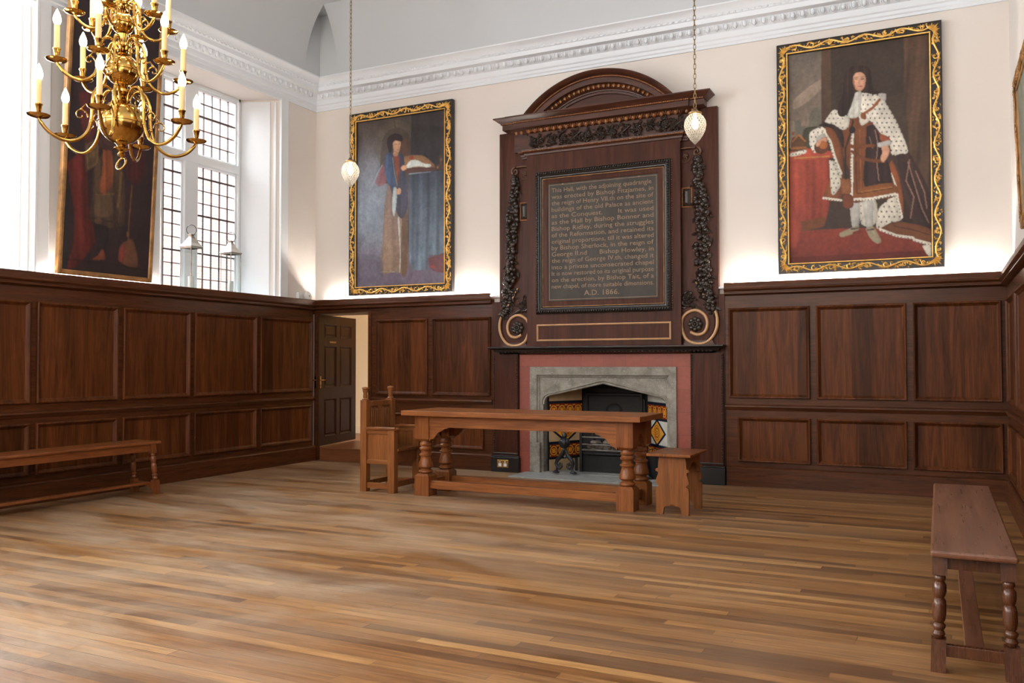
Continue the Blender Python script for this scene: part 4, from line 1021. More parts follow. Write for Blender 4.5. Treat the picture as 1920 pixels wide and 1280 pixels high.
# stockings and shoes
A.poly([(590, 890), (632, 868), (628, 985), (602, 984)], (182, 180, 172), (160, 158, 150)); A.poly([(642, 868), (690, 868), (690, 930), (688, 980), (662, 982), (652, 920)], (190, 188, 180), (166, 164, 156))
A.poly([(545, 1004), (596, 982), (624, 976), (630, 1000), (600, 1010), (560, 1022), (545, 1018)], (142, 130, 106)); A.poly([(658, 985), (690, 976), (712, 1010), (726, 1040), (706, 1050), (676, 1024)], (150, 138, 114))
A.line([(596, 988), (626, 984)], 3, (70, 60, 54)); A.line([(668, 992), (694, 988)], 3, (70, 60, 54)); A.poly([(604, 1000), (634, 992), (634, 1006), (606, 1010)], (120, 48, 34))
# robe body
m_ = A.poly([(560, 505), (600, 500), (690, 520), (730, 600), (752, 700), (785, 842), (690, 858), (596, 868), (590, 740), (560, 660)], (118, 68, 36), (104, 58, 30)); A.folds(m_, .05, .08)
m_ = A.poly([(664, 545), (700, 545), (735, 640), (770, 792), (656, 806), (660, 650)], (46, 28, 28)); A.folds(m_, .10, .3)
A.line([(700, 560), (712, 620), (706, 690), (716, 780)], 2.4, (150, 116, 98), .8); A.line([(676, 590), (690, 640)], 2, (140, 106, 92), .8)
A.poly([(655, 806), (770, 790), (786, 842), (600, 868), (600, 830)], (128, 76, 38)); A.line([(612, 560), (622, 835), (775, 812)], 2, (84, 44, 22)); A.line([(634, 560), (640, 815)], 1.6, (164, 108, 58), .7); A.line([(640, 828), (770, 808)], 2.2, (172, 120, 66), .7)
A.teeth([(603, 560), (600, 700), (598, 862), (690, 856), (784, 838)], 6, 13, (226, 220, 204), (40, 30, 28))
A.poly([(596, 625), (690, 622), (694, 634), (600, 640)], (120, 66, 34)); A.poly([(600, 645), (660, 680), (735, 690), (735, 702), (655, 694), (598, 660)], (112, 62, 34))
# sleeves
m_ = A.poly([(410, 600), (414, 572), (440, 554), (480, 545), (500, 560), (470, 600), (440, 660), (415, 630)], (212, 206, 192)); A.dots(m_, 20, 3, (60, 48, 42))
m_ = A.poly([(450, 540), (500, 522), (548, 545), (566, 600), (562, 640), (545, 600), (500, 560)], (44, 28, 28)); A.folds(m_, .08, .25)
m_ = A.poly([(480, 545), (520, 560), (548, 620), (562, 700), (560, 800), (545, 862), (476, 856), (490, 800), (530, 740), (520, 660), (500, 600)], (122, 70, 38)); A.folds(m_, .06, .12)
m_ = A.poly([(500, 690), (530, 700), (552, 750), (550, 800), (514, 842), (505, 780)], (206, 200, 184)); A.dots(m_, 20, 3, (60, 48, 42))
A.teeth([(470, 556), (505, 610), (525, 680), (552, 748)], 6, 13, (226, 220, 204), (40, 30, 28)); A.teeth([(474, 854), (552, 864)], 5, 13, (220, 212, 196), (40, 30, 28))
A.ell(464, 636, 32, 28, (92, 54, 34)); A.ell(474, 624, 20, 18, (170, 96, 48)); A.poly([(440, 620), (450, 590), (475, 582), (494, 600), (486, 612), (470, 606), (456, 628), (444, 632)], (196, 146, 118)); A.poly([(440, 596), (470, 576), (486, 584), (460, 600), (446, 612)], (176, 172, 166))
A.poly([(550, 770), (594, 776), (592, 834), (556, 834)], (134, 84, 50)); A.poly([(562, 834), (604, 846), (602, 894), (562, 892)], (110, 58, 38)); A.line([(606, 520), (596, 570), (572, 640), (574, 770)], 4, (50, 34, 30)); A.ell(602, 560, 14, 16, (38, 30, 30))
# ermine cape
m_ = A.poly([(520, 470), (548, 480), (585, 506), (584, 545), (560, 560), (520, 536), (482, 526), (500, 495)], (212, 206, 192)); A.dots(m_, 20, 2.8, (60, 48, 42))
m_ = A.poly([(634, 400), (690, 402), (728, 420), (762, 470), (800, 545), (838, 652), (806, 664), (772, 668), (760, 620), (720, 570), (680, 520), (636, 490)], (218, 212, 198)); A.folds(m_, .05, .07, -.5); A.dots(m_, 20, 3, (58, 46, 42))
A.line([(720, 430), (690, 465), (650, 492)], 6, (140, 84, 46)); A.poly([(630, 490), (660, 500), (676, 520), (640, 540)], (206, 200, 186)); A.poly([(640, 482), (662, 494), (660, 515), (640, 508)], (130, 76, 40)); A.poly([(712, 404), (746, 404), (744, 436), (724, 424)], (176, 170, 164))
A.poly([(722, 576), (756, 590), (766, 612), (724, 606)], (140, 70, 40)); A.poly([(708, 618), (762, 606), (764, 626), (718, 636)], (176, 172, 168)); A.poly([(726, 634), (752, 628), (762, 650), (752, 680), (734, 700), (722, 684), (730, 660)], (198, 148, 120))
# wig, face, cravat
m_ = A.poly([(580, 300), (604, 284), (634, 280), (664, 284), (682, 306), (686, 350), (696, 384), (720, 398), (700, 408), (650, 400), (600, 420), (590, 478), (560, 504), (538, 486), (546, 440), (562, 400), (566, 340)], (54, 36, 30), (44, 28, 24)); A.folds(m_, .16, .3)
A.poly([(606, 330), (620, 312), (646, 312), (660, 330), (658, 366), (646, 388), (630, 392), (612, 376)], (206, 158, 130), (190, 138, 112)); A.poly([(606, 330), (612, 350), (614, 380), (606, 360)], (150, 104, 82))
for x_ in (620, 648): A.line([(x_-7, 340), (x_+6, 339)], 1.8, (70, 46, 38)); A.line([(x_-8, 333), (x_+7, 331)], 1.2, (96, 66, 52))
A.line([(634, 340), (631, 358), (637, 360)], 1.4, (160, 108, 86)); A.line([(626, 372), (646, 371)], 1.9, (150, 76, 66)); A.ell(633, 366, 8, 2, (188, 140, 116), .5)
m_ = A.poly([(616, 398), (640, 394), (642, 430), (632, 500), (582, 504), (600, 450)], (198, 196, 186)); A.folds(m_, .22, .12)
A.poly([(566, 504), (590, 510), (585, 548), (570, 540)], (204, 198, 184))
A.mottle(.22)
A.mesh('canvas', lambda u, v, h: (u, -.012, v), -hw_+.104, hw_-.104, .104, 2*hh_-.104, 'canvas_matt', pr)

# scholar portrait on the left
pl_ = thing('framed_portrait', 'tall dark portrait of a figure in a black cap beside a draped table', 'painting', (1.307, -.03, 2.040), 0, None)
hw_, hh_ = .738, 1.127
gilt_frame(pl_, mpR, -hw_, hw_, 0., 2*hh_, .112, 9)
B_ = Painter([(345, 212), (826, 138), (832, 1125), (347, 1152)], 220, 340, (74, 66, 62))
B_.poly([(340, 205), (650, 160), (650, 480), (340, 480)], (78, 66, 58), (92, 86, 86), curve=False)
B_.poly([(340, 400), (540, 400), (540, 700), (340, 700)], (122, 124, 134), (140, 152, 168), a=.85, curve=False); B_.poly([(340, 700), (540, 700), (540, 1000), (340, 1000)], (138, 152, 166), (124, 124, 138), curve=False)  # pale bluish window glare painted into the canvas colours
B_.poly([(340, 960), (832, 940), (832, 1155), (340, 1155)], (112, 100, 114), (104, 94, 112), curve=False)
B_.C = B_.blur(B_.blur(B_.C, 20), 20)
B_.ell(565, 345, 118, 150, (92, 84, 66), .45); B_.ell(568, 352, 86, 112, (62, 50, 44), .6); B_.poly([(480, 350), (655, 350), (655, 560), (470, 560)], (74, 64, 60), curve=False); B_.ell(612, 360, 26, 62, (88, 56, 38), .7); B_.line([(552, 200), (560, 240)], 2.5, (60, 50, 40))
m_ = B_.poly([(645, 160), (832, 135), (832, 490), (645, 500)], (50, 44, 44), (42, 40, 44), curve=False); B_.folds(m_, .06, .15)
m_ = B_.poly([(632, 496), (832, 484), (832, 962), (745, 965), (735, 1055), (660, 1052), (640, 1000)], (58, 66, 80), (104, 120, 136), curve=False); B_.folds(m_, .09, .25)
m_ = B_.poly([(520, 560), (625, 570), (630, 800), (628, 1060), (560, 1062), (482, 1066), (492, 900), (500, 700)], (120, 100, 94), (140, 118, 98)); B_.folds(m_, .07, .14)
B_.poly([(598, 740), (628, 740), (628, 1056), (596, 1056)], (96, 72, 52), a=.8); B_.poly([(575, 758), (584, 752), (590, 860), (594, 980), (590, 1060), (586, 1060), (588, 960), (582, 860)], (188, 190, 184)); B_.line([(482, 1064), (560, 1062)], 2.4, (170, 160, 140), .7)
B_.poly([(446, 556), (470, 490), (492, 450), (510, 500), (505, 560), (470, 574)], (132, 78, 88), a=.8); B_.line([(436, 560), (462, 500), (486, 456)], 2.5, (150, 160, 172), .7)
m_ = B_.poly([(525, 372), (560, 392), (600, 392), (612, 440), (606, 470), (626, 560), (628, 700), (596, 760), (560, 700), (536, 590), (512, 540), (502, 460), (508, 400)], (54, 64, 88), (70, 68, 84)); B_.folds(m_, .09, .2)
m_ = B_.poly([(508, 400), (530, 380), (548, 440), (558, 540), (548, 584), (520, 560), (504, 490)], (58, 82, 118)); B_.folds(m_, .1, .2)
B_.poly([(548, 395), (574, 395), (586, 440), (580, 560), (568, 520), (556, 440)], (132, 62, 44)); B_.line([(545, 410), (556, 500), (572, 570)], 2, (140, 138, 110), .8)
B_.poly([(552, 582), (568, 584), (570, 640), (560, 738), (548, 736), (544, 660)], (182, 196, 198)); B_.poly([(568, 590), (586, 586), (594, 600), (586, 622), (570, 618)], (204, 156, 124)); B_.line([(580, 490), (576, 590)], 2, (70, 50, 40))
B_.poly([(606, 402), (700, 398), (750, 430), (775, 470), (700, 476), (620, 470)], (132, 96, 62)); B_.poly([(610, 470), (640, 430), (680, 426), (720, 446), (752, 450), (744, 468), (690, 462), (640, 470), (618, 482)], (202, 210, 204)); B_.poly([(612, 480), (640, 470), (770, 468), (775, 486), (640, 500), (612, 496)], (84, 54, 48)); B_.line([(636, 505), (750, 493)], 2.4, (150, 164, 176), .8)
B_.poly([(590, 470), (600, 456), (622, 458), (622, 476), (600, 486)], (206, 158, 124)); B_.poly([(638, 404), (656, 402), (654, 420), (640, 418)], (140, 50, 46))
B_.line([(802, 400), (804, 470)], 5, (86, 58, 44)); B_.ell(800, 466, 22, 16, (76, 50, 40)); B_.ell(788, 468, 7, 7, (120, 90, 66)); B_.ell(806, 424, 7, 10, (110, 80, 58)); B_.line([(718, 390), (735, 410)], 4, (26, 22, 24))
B_.poly([(740, 985), (790, 968), (832, 962), (832, 1060), (760, 1050)], (104, 62, 66)); B_.ell(766, 1034, 12, 8, (150, 60, 56)); B_.poly([(340, 960), (480, 980), (480, 1100), (340, 1150)], (96, 96, 112), a=.5)
B_.poly([(546, 328), (556, 314), (582, 312), (590, 330), (586, 352), (582, 374), (570, 388), (552, 376)], (202, 162, 130), (188, 142, 110)); B_.poly([(546, 388), (556, 368), (576, 386), (572, 402), (552, 402)], (170, 124, 98))
B_.line([(560, 334), (568, 334)], 1.4, (60, 40, 34)); B_.line([(576, 334), (583, 333)], 1.4, (60, 40, 34)); B_.line([(574, 336), (577, 352), (572, 354)], 1., (150, 106, 82)); B_.line([(566, 366), (578, 366)], 1.3, (140, 76, 66))
B_.poly([(514, 340), (514, 306), (530, 284), (560, 272), (590, 282), (600, 304), (594, 318), (560, 314), (544, 330), (540, 372), (528, 380)], (40, 24, 26))
B_.mottle(.3)
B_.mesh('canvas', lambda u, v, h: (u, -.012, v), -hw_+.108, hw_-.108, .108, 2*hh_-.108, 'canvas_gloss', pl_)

# large dark canvas leaning forward on the left wall, resting on the panelling
lp = thing('leaning_painting', 'very dark tall painting in worn wooden frame, leaning on the left panelling behind the chandelier', 'painting', (.062, -3.665, 2.012), 0, None)
TH = math.atan2(.145, 2.60)
lp.rotation_euler = (0, TH, 0)
PWd, PH = 1.02, 2.62
mpL = lambda u, v, h: (h+.03, u, v)
MB().ring(mpL, 0, PWd, 0, PH, [(0, -.03), (0, .018), (.012, .024), (.034, .020), (.044, .010), (.046, -.01)]).build('frame', 'old_gilt', lp, smooth=30)
MB().box(.0, .006, .01, PWd-.01, .01, PH-.01).build('backing', 'oak_door', lp)
Cc = Painter([(293, -613), (801, -354), (722, 1210), (193, 1155)], 150, 380, (44, 30, 32))
m_ = Cc.poly([(220, 500), (330, 430), (345, 640), (352, 800), (392, 960), (340, 1060), (270, 1140), (225, 1140), (262, 980), (262, 760)], (96, 34, 30), (84, 32, 28)); Cc.folds(m_, .06, .25)
Cc.poly([(190, 600), (240, 560), (225, 1110), (190, 1120)], (38, 36, 36)); Cc.poly([(560, 380), (690, 300), (690, 600), (590, 600)], (70, 26, 28)); Cc.folds(Cc.inside([(560, 380), (690, 300), (690, 600), (590, 600)]), .08, .25)
m_ = Cc.poly([(372, 560), (420, 460), (480, 400), (540, 480), (568, 620), (570, 800), (560, 880), (470, 900), (375, 862), (352, 820), (372, 700)], (74, 56, 42), (62, 46, 36)); Cc.folds(m_, .09, .25)
m_ = Cc.poly([(440, 380), (480, 400), (500, 520), (490, 640), (440, 690), (410, 650), (430, 560)], (122, 68, 42)); Cc.folds(m_, .1, .25); Cc.poly([(395, 705), (480, 700), (485, 820), (385, 820)], (92, 72, 52), a=.8)
Cc.line([(350, 835), (400, 845), (570, 880)], 6, (52, 38, 30)); Cc.ell(405, 855, 22, 18, (84, 62, 44)); Cc.line([(395, 695), (500, 690)], 4, (108, 80, 52)); Cc.line([(548, 560), (528, 770)], 7, (104, 80, 52)); Cc.line([(536, 780), (532, 870)], 2, (96, 70, 46))
Cc.poly([(375, 870), (470, 905), (440, 1060), (400, 1040)], (34, 26, 28)); Cc.poly([(360, 1096), (400, 1070), (430, 1030), (446, 1070), (440, 1096)], (118, 62, 44)); Cc.poly([(528, 1100), (535, 1020), (580, 980), (625, 980), (655, 1130), (590, 1136)], (98, 64, 46)); Cc.poly([(528, 1100), (535, 1030), (570, 1000), (560, 1110)], (112, 50, 42))
Cc.line([(616, 640), (596, 860), (586, 1110)], 4, (106, 66, 42)); Cc.line([(588, 930), (590, 950)], 7, (120, 80, 50)); Cc.line([(190, 1090), (500, 1125), (725, 1165)], 2, (24, 18, 18))
m_ = Cc.poly([(332, 372), (412, 340), (412, 505), (336, 552)], (84, 66, 46), curve=False); Cc.line([(345, 385), (402, 362), (402, 498), (346, 532), (345, 385)], 3, (112, 86, 56)); Cc.ell(372, 440, 18, 26, (104, 80, 54))
Cc.poly([(420, 60), (520, 20), (620, 80), (600, 380), (480, 420), (400, 360)], (66, 42, 38)); Cc.ell(520, -60, 48, 70, (128, 92, 70)); Cc.poly([(460, -80), (520, -160), (585, -80), (560, -100), (500, -100)], (40, 28, 28)); Cc.poly([(300, 60), (420, 60), (400, 300), (330, 360)], (84, 34, 32))
Cc.mottle(.35)
Cc.mesh('canvas', lambda u, v, h: (.040, u, v), .042, PWd-.042, .042, PH-.042, 'canvas_matt', lp)
# picture cut by the right edge
rp = thing('framed_portrait', 'gilt framed picture on the right wall, cut off by the edge of the photo', 'painting', (W-.065, -1.90, 2.12), 0, None)
rp.rotation_euler = (0, -.030, 0)
mpW = lambda u, v, h: (-h, u, v)
fr2 = MB().ring(mpW, -1.25, 0, 0, 1.03, [(0, -.04), (0, .012), (.01, .018), (.10, .008), (.104, -.01)]).build('frame', 'old_gilt', rp, smooth=30)
q = MB(); scrollwork(q, mpW, -1.245, -.005, .005, 1.025, .085, .016, seed=3); q.build('gilded_scrollwork', 'old_gilt', fr2, smooth=50)
Dd = Painter([(0, 0), (100, 0), (100, 100), (0, 100)], 80, 70, (128, 128, 112)); Dd.poly([(30, 100), (40, 30), (60, 30), (72, 100)], (70, 60, 56)); Dd.ell(50, 26, 8, 12, (180, 140, 116)); Dd.mottle(.3)
Dd.mesh('canvas', lambda u, v, h: (.0, u, v), -1.15, -.10, .10, .93, 'canvas_matt', rp)

# ------------------------------------------------------------------ table, armchair, stool
tb = thing('refectory_table', 'long oak refectory table with turned legs standing before the fireplace', 'table', (3.82, -1.745, 0))
def tl(mb): return mb.xf(T(-3.82, 1.745, 0))
tl(MB().box(2.665, 4.945, -2.065, -1.415, .730, .776)).build('tabletop', 'table_x', tb, bevel=.004)
def block(q, cx, cy, w, z0, z1, ch=.0):
    q.add([(cx+sx*(w-(ch if z in (z0 if ch < 0 else z1,) else 0)), cy+sy*(w-(ch if z in (z0 if ch < 0 else z1,) else 0)), z) for z in (z0, z1) for sx, sy in ((-1, -1), (1, -1), (1, 1), (-1, 1))], [(3, 2, 1, 0), (4, 5, 6, 7), (0, 1, 5, 4), (1, 2, 6, 5), (2, 3, 7, 6), (3, 0, 4, 7)])
LEGP = [(.044, .196), (.058, .204), (.066, .214), (.064, .226), (.048, .236), (.045, .243), (.056, .250), (.068, .262), (.066, .285), (.055, .320), (.047, .350), (.049, .358), (.060, .364), (.060, .376), (.046, .384), (.043, .400), (.047, .410), (.058, .420), (.060, .432), (.050, .442), (.047, .450), (.056, .458), (.058, .470), (.050, .482), (.050, .500)]
for cx in (2.850, 4.790):
    for cy in (-1.928, -1.565):
        q = MB().box(cx-.075, cx+.075, cy-.073, cy+.073, 0, .180); block(q, cx, cy, .073, .180, .200, .018)
        q.box(cx-.072, cx+.072, cy-.072, cy+.072, .518, .730); q.add([(cx+sx*r_, cy+sy*r_, z) for z, r_ in ((.497, .050), (.518, .072)) for sx, sy in ((-1, -1), (1, -1), (1, 1), (-1, 1))], [(0, 1, 5, 4), (1, 2, 6, 5), (2, 3, 7, 6), (3, 0, 4, 7)])
        q.lathe(LEGP, (cx, cy, 0), 24); tl(q).build('leg', 'table_z', tb, smooth=38)
for y_, nm in ((-1.975, 'apron'), (-1.520, 'apron')): tl(MB().box(2.92, 4.72, y_-.014, y_+.014, .628, .730)).build(nm, 'table_x', tb, bevel=.002)
for x_ in (2.815, 4.825): tl(MB().box(x_-.014, x_+.014, -1.86, -1.63, .628, .730)).build('apron', 'table_z', tb, bevel=.002)
def bracket(L, Hh): return [(0, 0), (L, 0), (L, -.012), (L*.80, -.018), (L*.70, -.035), (L*.50, -.05), (L*.34, -.085), (L*.24, -Hh*.8), (L*.10, -Hh*.82), (0, -Hh)]
for y_ in (-1.975, -1.520):
    for x_, sg in ((2.92, 1), (4.72, -1)):
        tl(MB().prism([(x_+sg*u, .630+v) for u, v in bracket(.19, .135)], lambda u, v, h: (u, y_+h, v), -.011, .011)).build('bracket', 'table_x', tb)
for x_ in (2.825, 4.835):
    for y_, sg in ((-1.86, 1), (-1.63, -1)): tl(MB().prism([(y_+sg*u, .630+v) for u, v in bracket(.112, .13)], lambda u, v, h: (x_+h, u, v), -.011, .011)).build('bracket', 'table_z', tb)
for y_ in (-1.94, -1.555): tl(MB().box(2.92, 4.72, y_-.03, y_+.03, .068, .140)).build('stretcher', 'table_x', tb, bevel=.003)
for x_ in (2.85, 4.79): tl(MB().box(x_-.03, x_+.03, -1.86, -1.63, .068, .140)).build('stretcher', 'table_z', tb, bevel=.003)

ac = thing('armchair', 'oak armchair with panelled back and knob finials at the left end of the table', 'chair', (2.36, -1.75, 0))
def al(mb): return mb.xf(T(-2.36, 1.75, 0))
def finial(x, y, z):
    return MB().lathe([(.030, 0), (.034, .006), (.030, .012), (.020, .020), (.023, .030), (.019, .060), (.026, .085), (.028, .092), (.024, .098), (.034, .106), (.030, .118), (.006, .124)], (x, y, z), 14)
for y_ in (-1.968, -1.545):
    al(MB().box(2.165, 2.235, y_-.034, y_+.034, 0, .862)).build('back_post', 'chair_z', ac, bevel=.003); al(finial(2.200, y_, .862)).build('finial', 'chair_z', ac, smooth=45)
    al(MB().box(2.478, 2.550, y_-.034, y_+.034, 0, .585)).build('front_post', 'chair_z', ac, bevel=.003)
    al(MB().box(2.225, 2.575, y_-.040, y_+.040, .585, .607).tube([(2.33, y_-.036, .602), (2.57, y_-.040, .602)], .014, 8).ball((2.575, y_-.01, .597), (.02, .035, .016), 10, 6)).build('armrest', 'chair_x', ac, bevel=.002)
    al(MB().box(2.235, 2.478, y_-.012, y_+.012, .300, .560)).build('side_panel', 'chair_z', ac)
    for z_ in (.262, .545): al(MB().box(2.235, 2.478, y_-.024, y_+.024, z_, z_+.04)).build('side_rail', 'chair_x', ac, bevel=.002)
    al(MB().box(2.235, 2.478, y_-.018, y_+.018, .035, .085)).build('stretcher', 'chair_x', ac, bevel=.002)
al(MB().box(2.19, 2.565, -1.95, -1.56, .385, .412)).build('seat', 'chair_x', ac, bevel=.004)
al(MB().box(2.50, 2.53, -1.935, -1.575, .28, .385)).build('seat_rail', 'table_z', ac); al(MB().box(2.50, 2.53, -1.935, -1.575, .05, .095).box(2.185, 2.21, -1.935, -1.575, .05, .095)).build('stretcher', 'table_z', ac)
q = MB().box(2.180, 2.222, -1.935, -1.578, .800, .850).box(2.180, 2.222, -1.935, -1.578, .36, .42); q.box(2.182, 2.220, -1.775, -1.738, .42, .80); al(q).build('back_frame', 'chair_z', ac, bevel=.002)
for ya, yb in ((-1.935, -1.775), (-1.738, -1.578)):
    q = MB().box(2.190, 2.205, ya, yb, .42, .80); n = 5
    for i in range(n): yy = ya+.018+(yb-ya-.036)*i/(n-1); q.tube([(2.206, yy, .55 if i % 2 else .57), (2.211, yy, .58), (2.211, yy, .765), (2.206, yy, .785 if i % 2 else .775)], .0095, 8)
    al(q).build('linenfold_panel', 'chair_z', ac, smooth=50)

stl = thing('stool', 'small oak stool with scalloped plank ends at the right end of the table', 'stool', (5.180, -1.76, 0))
def sl(mb): return mb.xf(T(-5.18, 1.76, 0))
sl(MB().box(4.985, 5.345, -2.035, -1.495, .462, .486)).build('seat', 'table_z', stl, bevel=.006)
half = [(.132, 0), (.135, .18), (.128, .215), (.110, .225), (.122, .235), (.136, .255), (.130, .285), (.118, .315), (.116, .335), (.136, .345), (.134, .362), (.116, .366), (.112, .42), (.106, .462)]
inner = [(.078, 0), (.066, .055), (.060, .062), (.045, .068), (.030, .066), (.016, .078), (.0, .088)]
ol = half+[(-x, z) for x, z in half[::-1]]+[(-x, z) for x, z in inner]+[(x, z) for x, z in inner[-2::-1]]
for y_ in (-1.965, -1.560): 
    o_ = sl(MB().prism([(5.180+x, z) for x, z in ol], lambda u, v, h: (u, y_+h, v), -.014, .014)).build('plank_end', 'chair_z', stl)
ap = [(-.19, .462), (.19, .462), (.19, .30), (.17, .31), (.165, .35), (.12, .365), (.06, .395), (.0, .41), (-.06, .395), (-.12, .365), (-.165, .35), (-.17, .31), (-.19, .30)]
for x_ in (5.072, 5.288): sl(MB().prism([(-1.762+u, v) for u, v in ap], lambda u, v, h: (x_+h, u, v), -.009, .009)).build('apron', 'chair_z', stl)

# ------------------------------------------------------------------ benches
def make_bench(name, label, L, Hh, w, mt, ml, loc_):
    b = thing(name, label, 'bench', loc_)
    MB().box(-w/2, w/2, -L/2, L/2, Hh-.026, Hh).build('seat', mt, b, bevel=.009)
    yb, yt = L/2-.035, L/2-.085; xb, xt = w/2-.022, w/2-.034
    BP = [(.016, .130), (.020, .137), (.0235, .146), (.019, .156), (.017, .160), (.0245, .172), (.0245, .180), (.016, .190), (.0215, .197), (.0255, .222), (.0255, .262), (.0225, .278), (.0165, .286), (.0215, .296), (.0255, .312), (.0245, .338), (.0165, .350), (.022, .360), (.022, .368), (.018, .376)]
    k = Hh/.485
    for sx in (-1, 1):
        for sy in (-1, 1):
            q = MB(); r0 = .0265
            for z0, z1 in ((0, .128), (.378, Hh/k-.026)): q.box(-r0, r0, -r0, r0, z0*k, z1*k)
            q.lathe([(r_, z*k) for r_, z in BP], seg=18)
            sh_ = Matrix.Identity(4); dz_ = Hh-.026
            sh_[0][2] = (sx*xt-sx*xb)/dz_; sh_[1][2] = (sy*yt-sy*yb)/dz_; sh_[0][3] = sx*xb; sh_[1][3] = sy*yb
            q.xf(sh_).build('leg', ml, b, smooth=40)
    for sx in (-1, 1): MB().box(sx*(xt-.004)-.010, sx*(xt-.004)+.010, -yt+.02, yt-.02, Hh-.092, Hh-.026).build('apron', mt, b, bevel=.002)
    for sy in (-1, 1):
        MB().box(-xt+.02, xt-.02, sy*yt-.010, sy*yt+.010, Hh-.082, Hh-.026).build('apron', ml, b)
        MB().box(-xb+.02, xb-.02, sy*(yb-.008)-.014, sy*(yb-.008)+.014, .060, .105).build('stretcher', ml, b, bevel=.002)
    MB().box(-.034, .034, -yb+.015, yb-.015, .080, .103).build('stretcher', mt, b, bevel=.003)
    return b
make_bench('bench', 'long oak bench with turned legs standing along the left panelling', 2.9, .490, .33, 'bench_y', 'bench_z', (.410, -4.37, 0))
make_bench('bench', 'dark worn oak bench with bobbin legs near the right edge, closest to the camera', 2.13, .472, .30, 'bench2_y', 'bench2_z', (7.208, -3.915, 0))

# ------------------------------------------------------------------ chandelier
CH = (3.845, -6.08)
cd = thing('chandelier', 'three-tier brass chandelier with lit candle bulbs hanging at top left', 'chandelier', (CH[0], CH[1], 2.277))
def cl(mb): return mb.xf(T(0, 0, -2.277))
def sph(zc_, r_, z0, z1, n=12):
    out = []
    for i in range(n+1):
        z = z0+(z1-z0)*i/n; out.append((math.sqrt(max(1e-6, r_*r_-(z-zc_)**2)), z))
    return out
cl(MB().lathe([(.004, 2.120), (.010, 2.124), (.016, 2.134), (.010, 2.145), (.014, 2.150), (.034, 2.158), (.030, 2.164), (.016, 2.168), (.020, 2.176), (.030, 2.186)], seg=24)).build('bottom_finial', 'brass', cd, smooth=50)
cl(MB().tube([(.027*math.cos(a), .027*math.sin(a)*.35, 2.093+.027*math.sin(a)) for a in [2*PI*i/24 for i in range(24)]], .0045, 8, closed=True)).build('pull_ring', 'brass', cd, smooth=60)
for zc_, r_ in ((2.277, .0965), (2.512, .0715), (2.722, .050)):
    P_ = [(r, z) for r, z in sph(zc_, r_, zc_-r_*.97, zc_+r_*.97, 22)]
    q = MB().lathe(P_, seg=36); q.lathe([(r_*.995, zc_-.006), (r_+.004, zc_-.004), (r_+.004, zc_+.001), (r_*.995, zc_+.003)], seg=36, caps=False); cl(q).build('globe', 'brass', cd, smooth=40)
for z0, pr_ in ((2.368, [(.030, 0), (.036, .006), (.024, .014), (.020, .026), (.030, .036), (.046, .040), (.046, .050), (.028, .058), (.022, .070), (.026, .078)]),
                (2.578, [(.026, 0), (.030, .005), (.018, .014), (.017, .030), (.026, .036), (.036, .040), (.036, .050), (.020, .056), (.017, .074), (.022, .096)]),
                (2.765, [(.022, 0), (.026, .010), (.015, .02), (.015, .035), (.030, .042), (.030, .052), (.014, .07), (.022, .11), (.030, .15), (.018, .20), (.010, .23), (.020, .245), (.018, .27), (.006, .285)])):
    cl(MB().lathe([(r, z0+z) for r, z in pr_], seg=24)).build('stem', 'brass', cd, smooth=50)
def chain(z0, z1, ll=.042, r=.0028, wd=.0095, mat='old_brass', parent=None, name='chain', zoff=0):
    q = MB(); z = z0; i = 0
    while z < z1:
        c0, s0 = (1, 0) if i % 2 == 0 else (0, 1); pts = []
        for k in range(12):
            a = 2*PI*k/12; x = wd*math.cos(a); zz = ll*.5*math.sin(a)*1.15
            pts.append((x*c0, x*s0, z+ll*.5+zz-zoff))
        q.tube(pts, r, 5, closed=True); z += ll*.86; i += 1
    return q.build(name, mat, parent, smooth=60)
chain(3.04, ZC, .06, .004, .014, 'brass', cd, zoff=2.277)
